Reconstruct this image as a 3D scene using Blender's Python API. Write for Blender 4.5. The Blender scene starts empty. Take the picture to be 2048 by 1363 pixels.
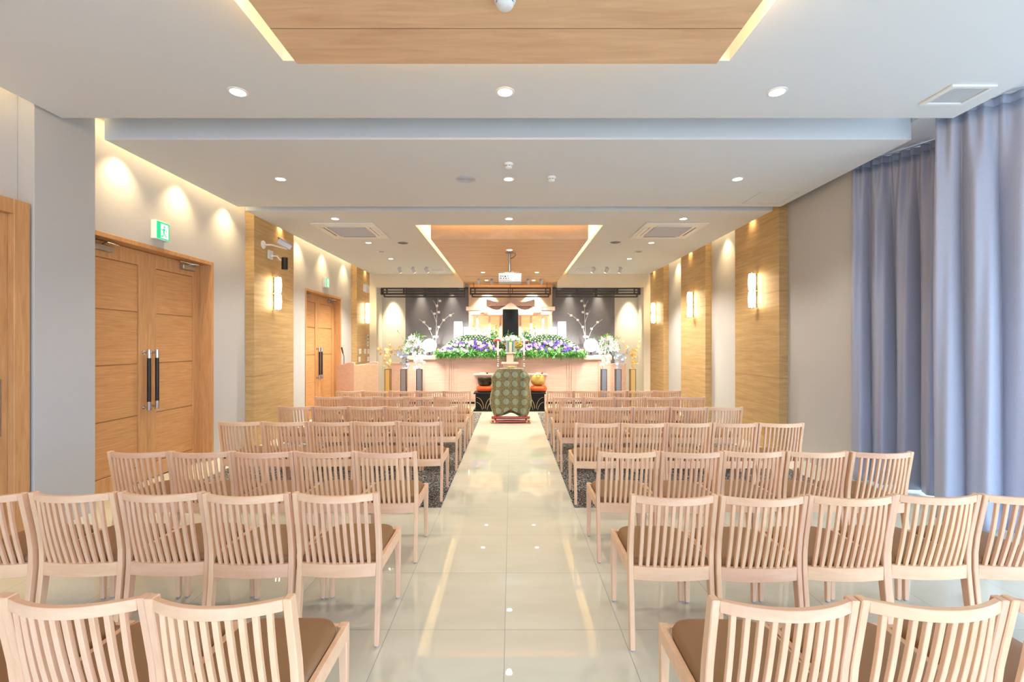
import bpy, bmesh, math, random
from mathutils import Vector, Matrix
random.seed(7)
SC = bpy.context.scene
COL = SC.collection
PI = math.pi
# ------------------------------------------------------------------ camera
H = 1.473; F = 931.0; VX, VY = 1022.5, 689.0
cam = bpy.data.cameras.new('camera'); camo = bpy.data.objects.new('camera', cam); COL.objects.link(camo)
cam.sensor_width = 36.0; cam.lens = F / 2048 * 36.0
camo.location = (0, 0, H); camo.rotation_euler = (PI / 2, 0, 0)
cam.shift_x = 1.5 / 2048; cam.shift_y = 7.5 / 2048
cam.clip_start = 0.05; cam.clip_end = 200
SC.camera = camo
SC.view_settings.view_transform = 'Standard'; SC.view_settings.look = 'None'
SC.view_settings.gamma = 1.0; SC.view_settings.use_curve_mapping = False
SC.view_settings.exposure = 0.09
cy = SC.cycles
cy.use_denoising = True
cy.use_adaptive_sampling = True; cy.adaptive_threshold = 0.03
cy.max_bounces = 7; cy.diffuse_bounces = 4; cy.glossy_bounces = 4; cy.transmission_bounces = 6
cy.caustics_reflective = True; cy.caustics_refractive = False; cy.sample_clamp_indirect = 6.0
cy.blur_glossy = 0.08
# ------------------------------------------------------------------ world: overcast blue daylight
W = bpy.data.worlds.new('sky'); SC.world = W; W.use_nodes = True
bg = W.node_tree.nodes['Background']; _N = W.node_tree.nodes; _L = W.node_tree.links
_tc = _N.new('ShaderNodeTexCoord'); _sp = _N.new('ShaderNodeSeparateXYZ'); _L.new(_tc.outputs['Generated'], _sp.inputs[0])
_mr = _N.new('ShaderNodeMapRange'); _mr.inputs['From Min'].default_value = -0.06; _mr.inputs['From Max'].default_value = 0.10; _L.new(_sp.outputs[2], _mr.inputs['Value'])
_mx = _N.new('ShaderNodeMix'); _mx.data_type = 'RGBA'; _mx.inputs['A'].default_value = (0.32, 0.38, 0.46, 1); _mx.inputs['B'].default_value = (0.56, 0.74, 1.0, 1)   # ground, overcast sky
_L.new(_mr.outputs[0], _mx.inputs['Factor']); _L.new(_mx.outputs['Result'], bg.inputs[0]); bg.inputs[1].default_value = 7.8
K_DOWN = 88.0; K_SCAL = 48.0; K_COVE = 36.0; K_ALTAR = 520.0; K_WALL = 120.0
WARM = (1.0, 0.73, 0.38); WARM2 = (1.0, 0.62, 0.24); NEUT = (1.0, 0.93, 0.80)

def X(px, Y): return (px - VX) * Y / F
def Z(py, Y): return H + (VY - py) * Y / F
# ------------------------------------------------------------------ helpers
ORG = {}
def link(o, parent=None):
    COL.objects.link(o)
    if parent is not None: o.parent = parent
    return o
def meta(o, label=None, cat=None, group=None, kind=None):
    for k, v in (('label', label), ('category', cat), ('group', group), ('kind', kind)):
        if v: o[k] = v
    return o
def thing(name, label, cat, loc=(0, 0, 0), group=None, rz=0, kind=None):
    o = bpy.data.objects.new(name, None); link(o)
    o.empty_display_size = 0.1
    o.location = loc; o.rotation_euler = (0, 0, rz)
    ORG[o.name] = Vector(loc) if rz == 0 else None
    return meta(o, label, cat, group, kind)
def kids(o): return [c for c in bpy.data.objects if c.parent == o]
_kids = {}
def copy_tree(o, parent=None, ktab=None):
    if ktab is None:
        ktab = {}
        for c in bpy.data.objects:
            if c.parent: ktab.setdefault(c.parent.name, []).append(c)
    c = o.copy(); COL.objects.link(c)
    if parent is not None: c.parent = parent
    for ch in ktab.get(o.name, []): copy_tree(ch, c, ktab)
    return c

class MB:
    def __init__(s): s.v = []; s.f = []
    def add(s, vs, fs):
        n = len(s.v); s.v += [tuple(v) for v in vs]; s.f += [tuple(i + n for i in f) for f in fs]; return s
    def box(s, x0, x1, y0, y1, z0, z1):
        x0, x1 = min(x0, x1), max(x0, x1); y0, y1 = min(y0, y1), max(y0, y1); z0, z1 = min(z0, z1), max(z0, z1)
        return s.add([(x0, y0, z0), (x1, y0, z0), (x1, y1, z0), (x0, y1, z0), (x0, y0, z1), (x1, y0, z1), (x1, y1, z1), (x0, y1, z1)],
                     [(0, 3, 2, 1), (4, 5, 6, 7), (0, 1, 5, 4), (1, 2, 6, 5), (2, 3, 7, 6), (3, 0, 4, 7)])
    def sweep(s, rings, cap=True, closed=False):
        n = len(rings[0]); base = len(s.v)
        for r in rings: s.v += [tuple(p) for p in r]
        m = len(rings)
        for i in range(m - (0 if closed else 1)):
            j = (i + 1) % m
            for k in range(n):
                k2 = (k + 1) % n
                s.f.append((base + i * n + k, base + i * n + k2, base + j * n + k2, base + j * n + k))
        if cap and not closed:
            s.f.append(tuple(base + k for k in reversed(range(n))))
            s.f.append(tuple(base + (m - 1) * n + k for k in range(n)))
        return s
    def tube(s, pts, r, n=8, cap=True):
        pts = [Vector(p) for p in pts]; rs = r if isinstance(r, (list, tuple)) else [r] * len(pts)
        rings = []; prev = None
        for i, p in enumerate(pts):
            d = (pts[min(i + 1, len(pts) - 1)] - pts[max(i - 1, 0)]).normalized()
            up = prev if prev is not None else (Vector((0, 0, 1)) if abs(d.z) < 0.9 else Vector((1, 0, 0)))
            a = d.cross(up)
            if a.length < 1e-5: a = d.cross(Vector((0, 1, 0)))
            a.normalize(); b = a.cross(d).normalized(); prev = b
            rings.append([p + (a * math.cos(2 * PI * k / n) + b * math.sin(2 * PI * k / n)) * rs[i] for k in range(n)])
        return s.sweep(rings, cap)
    def lathe(s, prof, c=(0, 0, 0), n=24, axis='z', cap=True):
        rings = []
        for r, z in prof:
            ring = []
            for k in range(n):
                a = 2 * PI * k / n; x, y = r * math.cos(a), r * math.sin(a)
                if axis == 'z': p = (x, y, z)
                elif axis == 'y': p = (x, -z, y)
                else: p = (z, x, y)
                ring.append((c[0] + p[0], c[1] + p[1], c[2] + p[2]))
            rings.append(ring)
        return s.sweep(rings, cap)
    def ball(s, c, r, n=12, m=8, sq=(1, 1, 1)):
        prof = [(max(1e-4, math.sin(PI * i / m)), -math.cos(PI * i / m)) for i in range(m + 1)]
        rings = [[(c[0] + r * sq[0] * a * math.cos(2 * PI * k / n), c[1] + r * sq[1] * a * math.sin(2 * PI * k / n), c[2] + r * sq[2] * z) for k in range(n)] for a, z in prof]
        return s.sweep(rings)
    def prism(s, poly, y0, y1):           # poly in (x, z), extruded along y
        n = len(poly)
        vs = [(x, y0, z) for x, z in poly] + [(x, y1, z) for x, z in poly]
        fs = [tuple(range(n)), tuple(range(2 * n - 1, n - 1, -1))] + [(k, n + k, n + (k + 1) % n, (k + 1) % n) for k in range(n)]
        return s.add(vs, fs)
    def prismz(s, poly, z0, z1):          # poly in (x, y)
        n = len(poly)
        vs = [(x, y, z0) for x, y in poly] + [(x, y, z1) for x, y in poly]
        fs = [tuple(range(n - 1, -1, -1)), tuple(range(n, 2 * n))] + [(k, (k + 1) % n, n + (k + 1) % n, n + k) for k in range(n)]
        return s.add(vs, fs)
    def prismx(s, poly, x0, x1):          # poly in (y, z)
        n = len(poly)
        vs = [(x0, y, z) for y, z in poly] + [(x1, y, z) for y, z in poly]
        fs = [tuple(range(n)), tuple(range(2 * n - 1, n - 1, -1))] + [(k, n + k, n + (k + 1) % n, (k + 1) % n) for k in range(n)]
        return s.add(vs, fs)
    def build(s, name, m, parent=None, bevel=0, smooth=False, world=False, seg=1, fix=True):
        me = bpy.data.meshes.new(name)
        off = Vector((0, 0, 0))
        if world and parent is not None:
            p = parent
            while p.parent: p = p.parent
            off = ORG[p.name]
        me.from_pydata([tuple(Vector(v) - off) for v in s.v], [], s.f)
        bm = bmesh.new(); bm.from_mesh(me)
        if fix: bmesh.ops.recalc_face_normals(bm, faces=bm.faces)
        if bevel:
            es = [e for e in bm.edges if len(e.link_faces) == 2 and e.calc_face_angle(0) > 0.6]
            bmesh.ops.bevel(bm, geom=es, offset=bevel, segments=seg, profile=0.6, affect='EDGES', clamp_overlap=True)
        bm.to_mesh(me); bm.free()
        if smooth:
            for p in me.polygons: p.use_smooth = True
            if smooth != 2:
                try: me.set_sharp_from_angle(angle=0.7)
                except Exception: pass
        me.materials.append(m)
        o = bpy.data.objects.new(name, me); link(o, parent)
        return o
def struct(name, mb, m, **k):
    o = mb.build(name, m, **k); o['kind'] = 'structure'; return o

# ------------------------------------------------------------------ materials
def srgb(r, g, b):
    f = lambda c: ((c / 255 + 0.055) / 1.055) ** 2.4 if c / 255 > 0.04045 else c / 255 / 12.92
    return (f(r), f(g), f(b), 1)
def nmat(name):
    m = bpy.data.materials.new(name); m.use_nodes = True
    nt = m.node_tree; return m, nt, nt.nodes['Principled BSDF']
def plain(name, col, rough=0.6, metal=0, noise=0.0, scale=40, bump=0.0, spec=0.5, sheen=0, trans=0, alpha=1, coat=0):
    m, nt, b = nmat(name)
    c = srgb(*col)
    b.inputs['Base Color'].default_value = c; b.inputs['Roughness'].default_value = rough; b.inputs['Metallic'].default_value = metal
    b.inputs['Specular IOR Level'].default_value = spec
    if sheen: b.inputs['Sheen Weight'].default_value = sheen
    if trans: b.inputs['Transmission Weight'].default_value = trans
    if coat: b.inputs['Coat Weight'].default_value = coat; b.inputs['Coat Roughness'].default_value = 0.05
    tc = nt.nodes.new('ShaderNodeTexCoord'); n = nt.nodes.new('ShaderNodeTexNoise'); n.inputs['Scale'].default_value = scale
    n.inputs['Detail'].default_value = 4
    nt.links.new(tc.outputs['Object'], n.inputs['Vector'])
    if noise or True:
        mx = nt.nodes.new('ShaderNodeMix'); mx.data_type = 'RGBA'
        k = noise or 0.02
        mx.inputs['A'].default_value = tuple(x * (1 - k) for x in c[:3]) + (1,)
        mx.inputs['B'].default_value = tuple(min(1, x * (1 + k)) for x in c[:3]) + (1,)
        nt.links.new(n.outputs['Fac'], mx.inputs['Factor']); nt.links.new(mx.outputs['Result'], b.inputs['Base Color'])
    if bump:
        bp = nt.nodes.new('ShaderNodeBump'); bp.inputs['Strength'].default_value = bump; bp.inputs['Distance'].default_value = 0.002
        nt.links.new(n.outputs['Fac'], bp.inputs['Height']); nt.links.new(bp.outputs['Normal'], b.inputs['Normal'])
    return m
def emis(name, col, st, base=None):
    m, nt, b = nmat(name)
    b.inputs['Base Color'].default_value = (base or (0.8, 0.8, 0.8)) + (1,)
    b.inputs['Emission Color'].default_value = tuple(col) + (1,); b.inputs['Emission Strength'].default_value = st
    return m
def wood(name, c1, c2, stretch=(1, 12, 12), scale=3.0, rough=0.45, rnd=0.0, joint=None, spec=0.4):
    m, nt, b = nmat(name); N = nt.nodes; L = nt.links
    tc = N.new('ShaderNodeTexCoord'); mp = N.new('ShaderNodeMapping'); mp.inputs['Scale'].default_value = stretch
    L.new(tc.outputs['Object'], mp.inputs['Vector'])
    if rnd:
        oi = N.new('ShaderNodeObjectInfo'); ad = N.new('ShaderNodeVectorMath'); ad.operation = 'ADD'
        ml = N.new('ShaderNodeMath'); ml.operation = 'MULTIPLY'; ml.inputs[1].default_value = 37
        L.new(oi.outputs['Random'], ml.inputs[0]); L.new(mp.outputs[0], ad.inputs[0]); L.new(ml.outputs[0], ad.inputs[1]); vec = ad.outputs[0]
    else: vec = mp.outputs[0]
    n = N.new('ShaderNodeTexNoise'); n.inputs['Scale'].default_value = scale; n.inputs['Detail'].default_value = 6; n.inputs['Roughness'].default_value = 0.6
    n.inputs['Distortion'].default_value = 0.6
    L.new(vec, n.inputs['Vector'])
    rp = N.new('ShaderNodeValToRGB'); rp.color_ramp.elements[0].position = 0.3; rp.color_ramp.elements[1].position = 0.7
    rp.color_ramp.elements[0].color = srgb(*c1); rp.color_ramp.elements[1].color = srgb(*c2)
    L.new(n.outputs['Fac'], rp.inputs['Fac']); out = rp.outputs['Color']
    if rnd:
        hs = N.new('ShaderNodeHueSaturation'); mr = N.new('ShaderNodeMapRange')
        mr.inputs['To Min'].default_value = 1 - rnd; mr.inputs['To Max'].default_value = 1 + rnd
        L.new(oi.outputs['Random'], mr.inputs['Value']); L.new(mr.outputs[0], hs.inputs['Value']); L.new(out, hs.inputs['Color'])
        mr2 = N.new('ShaderNodeMapRange'); mr2.inputs['To Min'].default_value = 0.494; mr2.inputs['To Max'].default_value = 0.506
        L.new(oi.outputs['Random'], mr2.inputs['Value']); L.new(mr2.outputs[0], hs.inputs['Hue'])
        out = hs.outputs[0]
    if joint:      # joint = (axis index, list of positions, half width)
        sp = N.new('ShaderNodeSeparateXYZ'); L.new(tc.outputs['Object'], sp.inputs[0]); acc = None
        for q in joint[1]:
            c = N.new('ShaderNodeMath'); c.operation = 'COMPARE'; c.inputs[1].default_value = q; c.inputs[2].default_value = joint[2]
            L.new(sp.outputs[joint[0]], c.inputs[0])
            if acc is None: acc = c.outputs[0]
            else:
                a = N.new('ShaderNodeMath'); a.operation = 'MAXIMUM'; L.new(acc, a.inputs[0]); L.new(c.outputs[0], a.inputs[1]); acc = a.outputs[0]
        mx = N.new('ShaderNodeMix'); mx.data_type = 'RGBA'; mx.inputs['B'].default_value = srgb(*[int(v * 0.62) for v in c1])
        L.new(acc, mx.inputs['Factor']); L.new(out, mx.inputs['A']); out = mx.outputs['Result']
    L.new(out, b.inputs['Base Color'])
    b.inputs['Roughness'].default_value = rough; b.inputs['Specular IOR Level'].default_value = spec
    bp = N.new('ShaderNodeBump'); bp.inputs['Strength'].default_value = 0.08; bp.inputs['Distance'].default_value = 0.001
    L.new(n.outputs['Fac'], bp.inputs['Height']); L.new(bp.outputs['Normal'], b.inputs['Normal'])
    return m

M = {}
M['ceil'] = plain('ceiling_paper', (218, 221, 223), 0.9, noise=0.02, scale=120, bump=0.1)
M['wall'] = plain('wall_paper', (194, 192, 190), 0.85, noise=0.03, scale=150, bump=0.15)
M['wallgrey'] = plain('wall_paper_grey', (184, 184, 184), 0.85, noise=0.03, scale=150, bump=0.15)
M['wallcream'] = plain('wall_paper_cream', (226, 217, 198), 0.85, noise=0.03, scale=150, bump=0.15)
M['white'] = plain('white_plastic', (232, 232, 230), 0.45)
M['vent'] = plain('vent_grey', (214, 216, 222), 0.5)
M['darkvent'] = plain('vent_dark', (120, 122, 124), 0.6)
M['slit'] = plain('vent_slit', (70, 66, 60), 0.7)
M['door'] = wood('door_oak', (186, 134, 84), (212, 162, 110), (3, 1.2, 22), 2.6, 0.42)
M['doorv'] = wood('door_oak_upright', (184, 134, 86), (208, 160, 110), (14, 14, 1.2), 2.6, 0.42)
M['panel'] = wood('pilaster_veneer', (170, 138, 92), (198, 167, 118), (2, 0.9, 14), 2.0, 0.5, joint=(2, [2.2, 1.02], 0.002))
M['plank'] = wood('ceiling_plank', (212, 168, 128), (234, 194, 154), (0.9, 9, 2), 2.2, 0.5,
                  joint=(1, [2.416 - 0.303 * k for k in range(20)] + [7.24 + 0.31 * k for k in range(1, 20)], 0.003))
M['beech'] = wood('beech', (220, 175, 139), (231, 191, 157), (9, 9, 1.4), 3.0, 0.38, rnd=0.05)
M['beechx'] = wood('beech_rail', (220, 175, 139), (231, 191, 157), (1.4, 9, 9), 3.0, 0.38, rnd=0.05)
M['seat'] = plain('brown_leatherette', (138, 100, 62), 0.5, noise=0.06, scale=220, bump=0.2)
M['glide'] = plain('glide_grey', (150, 150, 155), 0.4)
M['chrome'] = plain('chrome', (205, 207, 212), 0.18, 1.0)
M['steel'] = plain('brushed_steel', (170, 172, 176), 0.35, 1.0)
M['black'] = plain('black_grip', (26, 22, 20), 0.35)
M['lattice'] = plain('dark_lattice_wood', (44, 36, 32), 0.45)
M['darkpanel'] = plain('charcoal_cloth_panel', (108, 106, 110), 0.85, noise=0.12, scale=30, bump=0.2)
M['nichewall'] = plain('niche_wall', (196, 190, 176), 0.85)
M['altar'] = wood('altar_cypress', (222, 184, 164), (237, 204, 186), (1.0, 6, 14), 2.2, 0.5)
M['shrine'] = wood('shrine_cypress', (232, 196, 176), (246, 216, 198), (2, 6, 10), 2.0, 0.5)
M['gold'] = plain('gold', (226, 194, 126), 0.3, 0.7)
M['goldleaf'] = plain('gold_petal', (214, 180, 116), 0.4, 0.3)
M['silverleaf'] = plain('silver_petal', (176, 186, 204), 0.35, 0.6)
M['whitepetal'] = plain('white_petal', (240, 240, 236), 0.6)
M['lilac'] = plain('lilac_petal', (182, 150, 216), 0.6)
M['purple'] = plain('purple_petal', (92, 60, 170), 0.6)
M['peach'] = plain('peach_petal', (240, 196, 170), 0.6)
M['yellow'] = plain('yellow_petal', (232, 214, 70), 0.6)
M['orange'] = plain('orange_petal', (240, 160, 30), 0.6)
M['green'] = plain('leaf_green', (88, 160, 70), 0.5, noise=0.35, scale=25)
M['darkgreen'] = plain('leaf_dark', (48, 84, 36), 0.6, noise=0.3, scale=25)
M['red'] = plain('red_lacquer', (150, 24, 16), 0.2, coat=0.6)
M['redfruit'] = plain('red_dish', (214, 40, 30), 0.35)
M['blacklac'] = plain('black_lacquer', (16, 11, 10), 0.4, spec=0.25)
M['bronze'] = plain('dark_bronze', (56, 46, 36), 0.35, 0.7)
M['cushion'] = plain('orange_brocade', (226, 92, 30), 0.5, noise=0.3, scale=60)
M['mokugyo'] = plain('gilt_wood', (212, 178, 96), 0.4, 0.4, noise=0.2, scale=14)
M['lens'] = emis('lamp_lens', (1.0, 0.9, 0.72), 14)
M['sconce'] = emis('sconce_glass', (1.0, 0.80, 0.50), 17)
M['globe'] = emis('lantern_paper', (1.0, 0.98, 0.95), 6)
M['lampbox'] = emis('lamp_box', (1.0, 0.98, 0.92), 3)
M['screen'] = plain('black_screen', (16, 16, 14), 0.3, spec=0.15)
M['cable'] = plain('cable', (30, 30, 32), 0.5)
M['grille'] = plain('grille', (196, 197, 204), 0.6)
M['curtain_dummy'] = None
M['exitgreen'] = emis('exit_green', (0.0, 0.42, 0.18), 1.1, (0.0, 0.4, 0.18))
M['exitwhite'] = emis('exit_white', (0.80, 1.0, 0.90), 0.7)
def curtain_mat():
    m, nt, b = nmat('curtain_cloth'); N = nt.nodes; L = nt.links
    tc = N.new('ShaderNodeTexCoord'); mp = N.new('ShaderNodeMapping'); mp.inputs['Scale'].default_value = (60, 60, 900)
    L.new(tc.outputs['Object'], mp.inputs[0])
    n = N.new('ShaderNodeTexNoise'); n.inputs['Scale'].default_value = 1.0; n.inputs['Detail'].default_value = 3; L.new(mp.outputs[0], n.inputs['Vector'])
    r = N.new('ShaderNodeValToRGB'); r.color_ramp.elements[0].color = srgb(158, 163, 184); r.color_ramp.elements[1].color = srgb(188, 192, 210)
    L.new(n.outputs['Fac'], r.inputs[0]); L.new(r.outputs[0], b.inputs['Base Color'])
    b.inputs['Roughness'].default_value = 0.42; b.inputs['Specular IOR Level'].default_value = 0.5; b.inputs['Sheen Weight'].default_value = 0.25
    b.inputs['Anisotropic'].default_value = 0.3
    n2 = N.new('ShaderNodeTexNoise'); n2.inputs['Scale'].default_value = 9; n2.inputs['Detail'].default_value = 5; L.new(tc.outputs['Object'], n2.inputs['Vector'])
    bp = N.new('ShaderNodeBump'); bp.inputs['Strength'].default_value = 0.25; bp.inputs['Distance'].default_value = 0.02
    L.new(n2.outputs['Fac'], bp.inputs['Height']); L.new(bp.outputs[0], b.inputs['Normal'])
    tr = N.new('ShaderNodeBsdfTranslucent'); L.new(r.outputs[0], tr.inputs[0]); L.new(bp.outputs[0], tr.inputs['Normal'])
    ms = N.new('ShaderNodeMixShader'); ms.inputs[0].default_value = 0.10; L.new(b.outputs[0], ms.inputs[1]); L.new(tr.outputs[0], ms.inputs[2])
    L.new(ms.outputs[0], N['Material Output'].inputs['Surface'])
    return m
M['curtain'] = curtain_mat()
def floor_mat():
    m, nt, b = nmat('polished_tile'); N = nt.nodes; L = nt.links
    tc = N.new('ShaderNodeTexCoord'); sp = N.new('ShaderNodeSeparateXYZ'); L.new(tc.outputs['Object'], sp.inputs[0])
    def mth(op, a, b_=None, c_=None):
        n = N.new('ShaderNodeMath'); n.operation = op
        for i, v in enumerate((a, b_, c_)):
            if v is None: continue
            if isinstance(v, (int, float)): n.inputs[i].default_value = v
            else: L.new(v, n.inputs[i])
        return n.outputs[0]
    def cell(o, off):
        u = mth('DIVIDE', mth('SUBTRACT', o, off), 0.6)
        fl = mth('FLOOR', u); fr = mth('SUBTRACT', u, fl)
        return fl, mth('GREATER_THAN', mth('ABSOLUTE', mth('SUBTRACT', fr, 0.5)), 0.4972)
    fx, lx = cell(sp.outputs[0], -0.033); fy, ly = cell(sp.outputs[1], 0.008)
    ln = mth('MAXIMUM', lx, ly)
    cb = N.new('ShaderNodeCombineXYZ'); L.new(fx, cb.inputs[0]); L.new(fy, cb.inputs[1])
    wn = N.new('ShaderNodeTexWhiteNoise'); L.new(cb.outputs[0], wn.inputs['Vector'])
    n = N.new('ShaderNodeTexNoise'); n.inputs['Scale'].default_value = 2.5; n.inputs['Detail'].default_value = 6
    ad = N.new('ShaderNodeVectorMath'); ad.operation = 'ADD'
    sc = N.new('ShaderNodeVectorMath'); sc.operation = 'SCALE'; sc.inputs['Scale'].default_value = 13; L.new(wn.outputs['Color'], sc.inputs[0])
    mp = N.new('ShaderNodeMapping'); mp.inputs['Scale'].default_value = (1, 3, 1); L.new(tc.outputs['Object'], mp.inputs[0])
    L.new(mp.outputs[0], ad.inputs[0]); L.new(sc.outputs[0], ad.inputs[1]); L.new(ad.outputs[0], n.inputs['Vector'])
    r = N.new('ShaderNodeValToRGB'); r.color_ramp.elements[0].position = 0.3; r.color_ramp.elements[1].position = 0.7
    r.color_ramp.elements[0].color = srgb(213, 211, 190); r.color_ramp.elements[1].color = srgb(221, 219, 200); L.new(n.outputs['Fac'], r.inputs[0])
    hs = N.new('ShaderNodeHueSaturation'); L.new(mth('ADD', mth('MULTIPLY', wn.outputs['Value'], 0.04), 0.98), hs.inputs['Value']); L.new(r.outputs[0], hs.inputs['Color'])
    mx = N.new('ShaderNodeMix'); mx.data_type = 'RGBA'; L.new(ln, mx.inputs['Factor']); L.new(hs.outputs[0], mx.inputs['A']); mx.inputs['B'].default_value = srgb(140, 140, 136)
    L.new(mx.outputs['Result'], b.inputs['Base Color'])
    L.new(mth('ADD', mth('MULTIPLY', ln, 0.5), 0.015), b.inputs['Roughness'])
    b.inputs['IOR'].default_value = 1.9
    return m
M['tile'] = floor_mat()
def carpet_mat():
    m, nt, b = nmat('patterned_carpet'); N = nt.nodes; L = nt.links
    tc = N.new('ShaderNodeTexCoord')
    n0 = N.new('ShaderNodeTexNoise'); n0.inputs['Scale'].default_value = 7; L.new(tc.outputs['Object'], n0.inputs['Vector'])
    sc = N.new('ShaderNodeVectorMath'); sc.operation = 'SCALE'; sc.inputs['Scale'].default_value = 0.15; L.new(n0.outputs['Color'], sc.inputs[0])
    ad = N.new('ShaderNodeVectorMath'); ad.operation = 'ADD'; L.new(tc.outputs['Object'], ad.inputs[0]); L.new(sc.outputs[0], ad.inputs[1])
    v = N.new('ShaderNodeTexVoronoi'); v.feature = 'DISTANCE_TO_EDGE'; v.inputs['Scale'].default_value = 27; L.new(ad.outputs[0], v.inputs['Vector'])
    r = N.new('ShaderNodeValToRGB'); e = r.color_ramp.elements
    e[0].position = 0.05; e[0].color = srgb(168, 160, 148); e[1].position = 0.09; e[1].color = srgb(44, 46, 56)
    x = e.new(0.30); x.color = srgb(40, 42, 52); x = e.new(0.34); x.color = srgb(120, 118, 116)
    L.new(v.outputs['Distance'], r.inputs[0]); L.new(r.outputs[0], b.inputs['Base Color']); b.inputs['Roughness'].default_value = 0.95
    b.inputs['Specular IOR Level'].default_value = 0.1
    return m
M['carpet'] = carpet_mat()
def glass_mat():
    m, nt, b = nmat('window_glass'); N = nt.nodes; L = nt.links
    t = N.new('ShaderNodeBsdfTransparent'); g = N.new('ShaderNodeBsdfGlossy'); g.inputs['Roughness'].default_value = 0.02
    mx = N.new('ShaderNodeMixShader'); mx.inputs[0].default_value = 0.06; L.new(t.outputs[0], mx.inputs[1]); L.new(g.outputs[0], mx.inputs[2])
    L.new(mx.outputs[0], N['Material Output'].inputs['Surface']); return m
M['glass'] = glass_mat()
M['clear'] = plain('clear_acrylic', (240, 240, 245), 0.05, trans=0.85)
def brocade_mat():
    m, nt, b = nmat('green_gold_brocade'); N = nt.nodes; L = nt.links
    uv = N.new('ShaderNodeUVMap'); sp = N.new('ShaderNodeSeparateXYZ'); L.new(uv.outputs[0], sp.inputs[0])
    def mth(op, a, b_=None):
        n = N.new('ShaderNodeMath'); n.operation = op
        for i, v in enumerate((a, b_)):
            if v is None: continue
            if isinstance(v, (int, float)): n.inputs[i].default_value = v
            else: L.new(v, n.inputs[i])
        return n.outputs[0]
    u = mth('MULTIPLY', sp.outputs[0], 1.0); v = mth('MULTIPLY', sp.outputs[1], 1.0)
    fu = mth('SUBTRACT', mth('FRACT', u), 0.5); fv = mth('SUBTRACT', mth('FRACT', v), 0.5)
    d = mth('SQRT', mth('ADD', mth('MULTIPLY', fu, fu), mth('MULTIPLY', fv, fv)))
    n = N.new('ShaderNodeTexNoise'); n.inputs['Scale'].default_value = 60; L.new(uv.outputs[0], n.inputs['Vector'])
    n.inputs['Scale'].default_value = 9
    g = N.new('ShaderNodeValToRGB'); g.color_ramp.elements[0].color = srgb(84, 78, 48); g.color_ramp.elements[1].color = srgb(138, 124, 68)
    g.color_ramp.elements[0].position = 0.4; g.color_ramp.elements[1].position = 0.62
    L.new(n.outputs['Fac'], g.inputs[0])
    r = N.new('ShaderNodeValToRGB'); r.color_ramp.interpolation = 'CONSTANT'; e = r.color_ramp.elements
    e[0].position = 0; e[0].color = (1, 1, 1, 1); e[1].position = 0.36; e[1].color = (0.5, 0.5, 0.5, 1); x = e.new(0.42); x.color = (0, 0, 0, 1)
    L.new(d, r.inputs[0])
    m1 = N.new('ShaderNodeMix'); m1.data_type = 'RGBA'; m1.inputs['B'].default_value = srgb(128, 138, 112)
    L.new(mth('GREATER_THAN', r.outputs[0], 0.7), m1.inputs['Factor']); L.new(g.outputs[0], m1.inputs['A'])
    m2 = N.new('ShaderNodeMix'); m2.data_type = 'RGBA'; m2.inputs['B'].default_value = srgb(84, 78, 52)
    L.new(mth('MULTIPLY', mth('LESS_THAN', r.outputs[0], 0.7), mth('GREATER_THAN', r.outputs[0], 0.2)), m2.inputs['Factor']); L.new(m1.outputs['Result'], m2.inputs['A'])
    L.new(m2.outputs['Result'], b.inputs['Base Color']); b.inputs['Roughness'].default_value = 0.5; b.inputs['Sheen Weight'].default_value = 0.2
    return m
M['brocade'] = brocade_mat()

# ------------------------------------------------------------------ lights helpers
def spot(name, loc, target, e, col, ang=100, blend=0.7, r=0.03, parent=None):
    l = bpy.data.lights.new(name, 'SPOT'); l.energy = e; l.color = col; l.spot_size = math.radians(ang); l.spot_blend = blend; l.shadow_soft_size = r
    o = bpy.data.objects.new(name, l); link(o, parent); o.location = loc
    d = Vector(target) - Vector(loc); o.rotation_euler = d.to_track_quat('-Z', 'Y').to_euler(); return o
def area(name, loc, d, sx, sy, e, col, parent=None, portal=False):
    l = bpy.data.lights.new(name, 'AREA'); l.shape = 'RECTANGLE'; l.size = sx; l.size_y = sy; l.energy = e; l.color = col
    if portal: l.cycles.is_portal = True
    o = bpy.data.objects.new(name, l); link(o, parent); o.location = loc
    o.rotation_euler = Vector(d).to_track_quat('-Z', 'Y').to_euler(); return o

# ================================================================== ROOM
ZC = 3.308; ZU = 3.75; XL, XR = -3.64, 3.58
WL, WR = -3.82, 3.74; PL, PR = -3.69, 3.62
YB = 12.12; YN = 12.64; YC = 13.35; YBK = -3.2
struct('floor', MB().box(-4.3, 5.9, YBK - .2, YC + .2, -0.1, 0), M['tile'])
struct('carpet_left', MB().box(-3.38, -0.637, 4.215, 10.1, 0.0, 0.003), M['carpet'])
struct('carpet_right', MB().box(0.571, 3.3, 4.215, 10.1, 0.0, 0.003), M['carpet'])
struct('ceiling_upper', MB().box(-4.3, 3.9, YBK - .2, YB, ZU, ZU + .1), M['ceil'])
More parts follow.
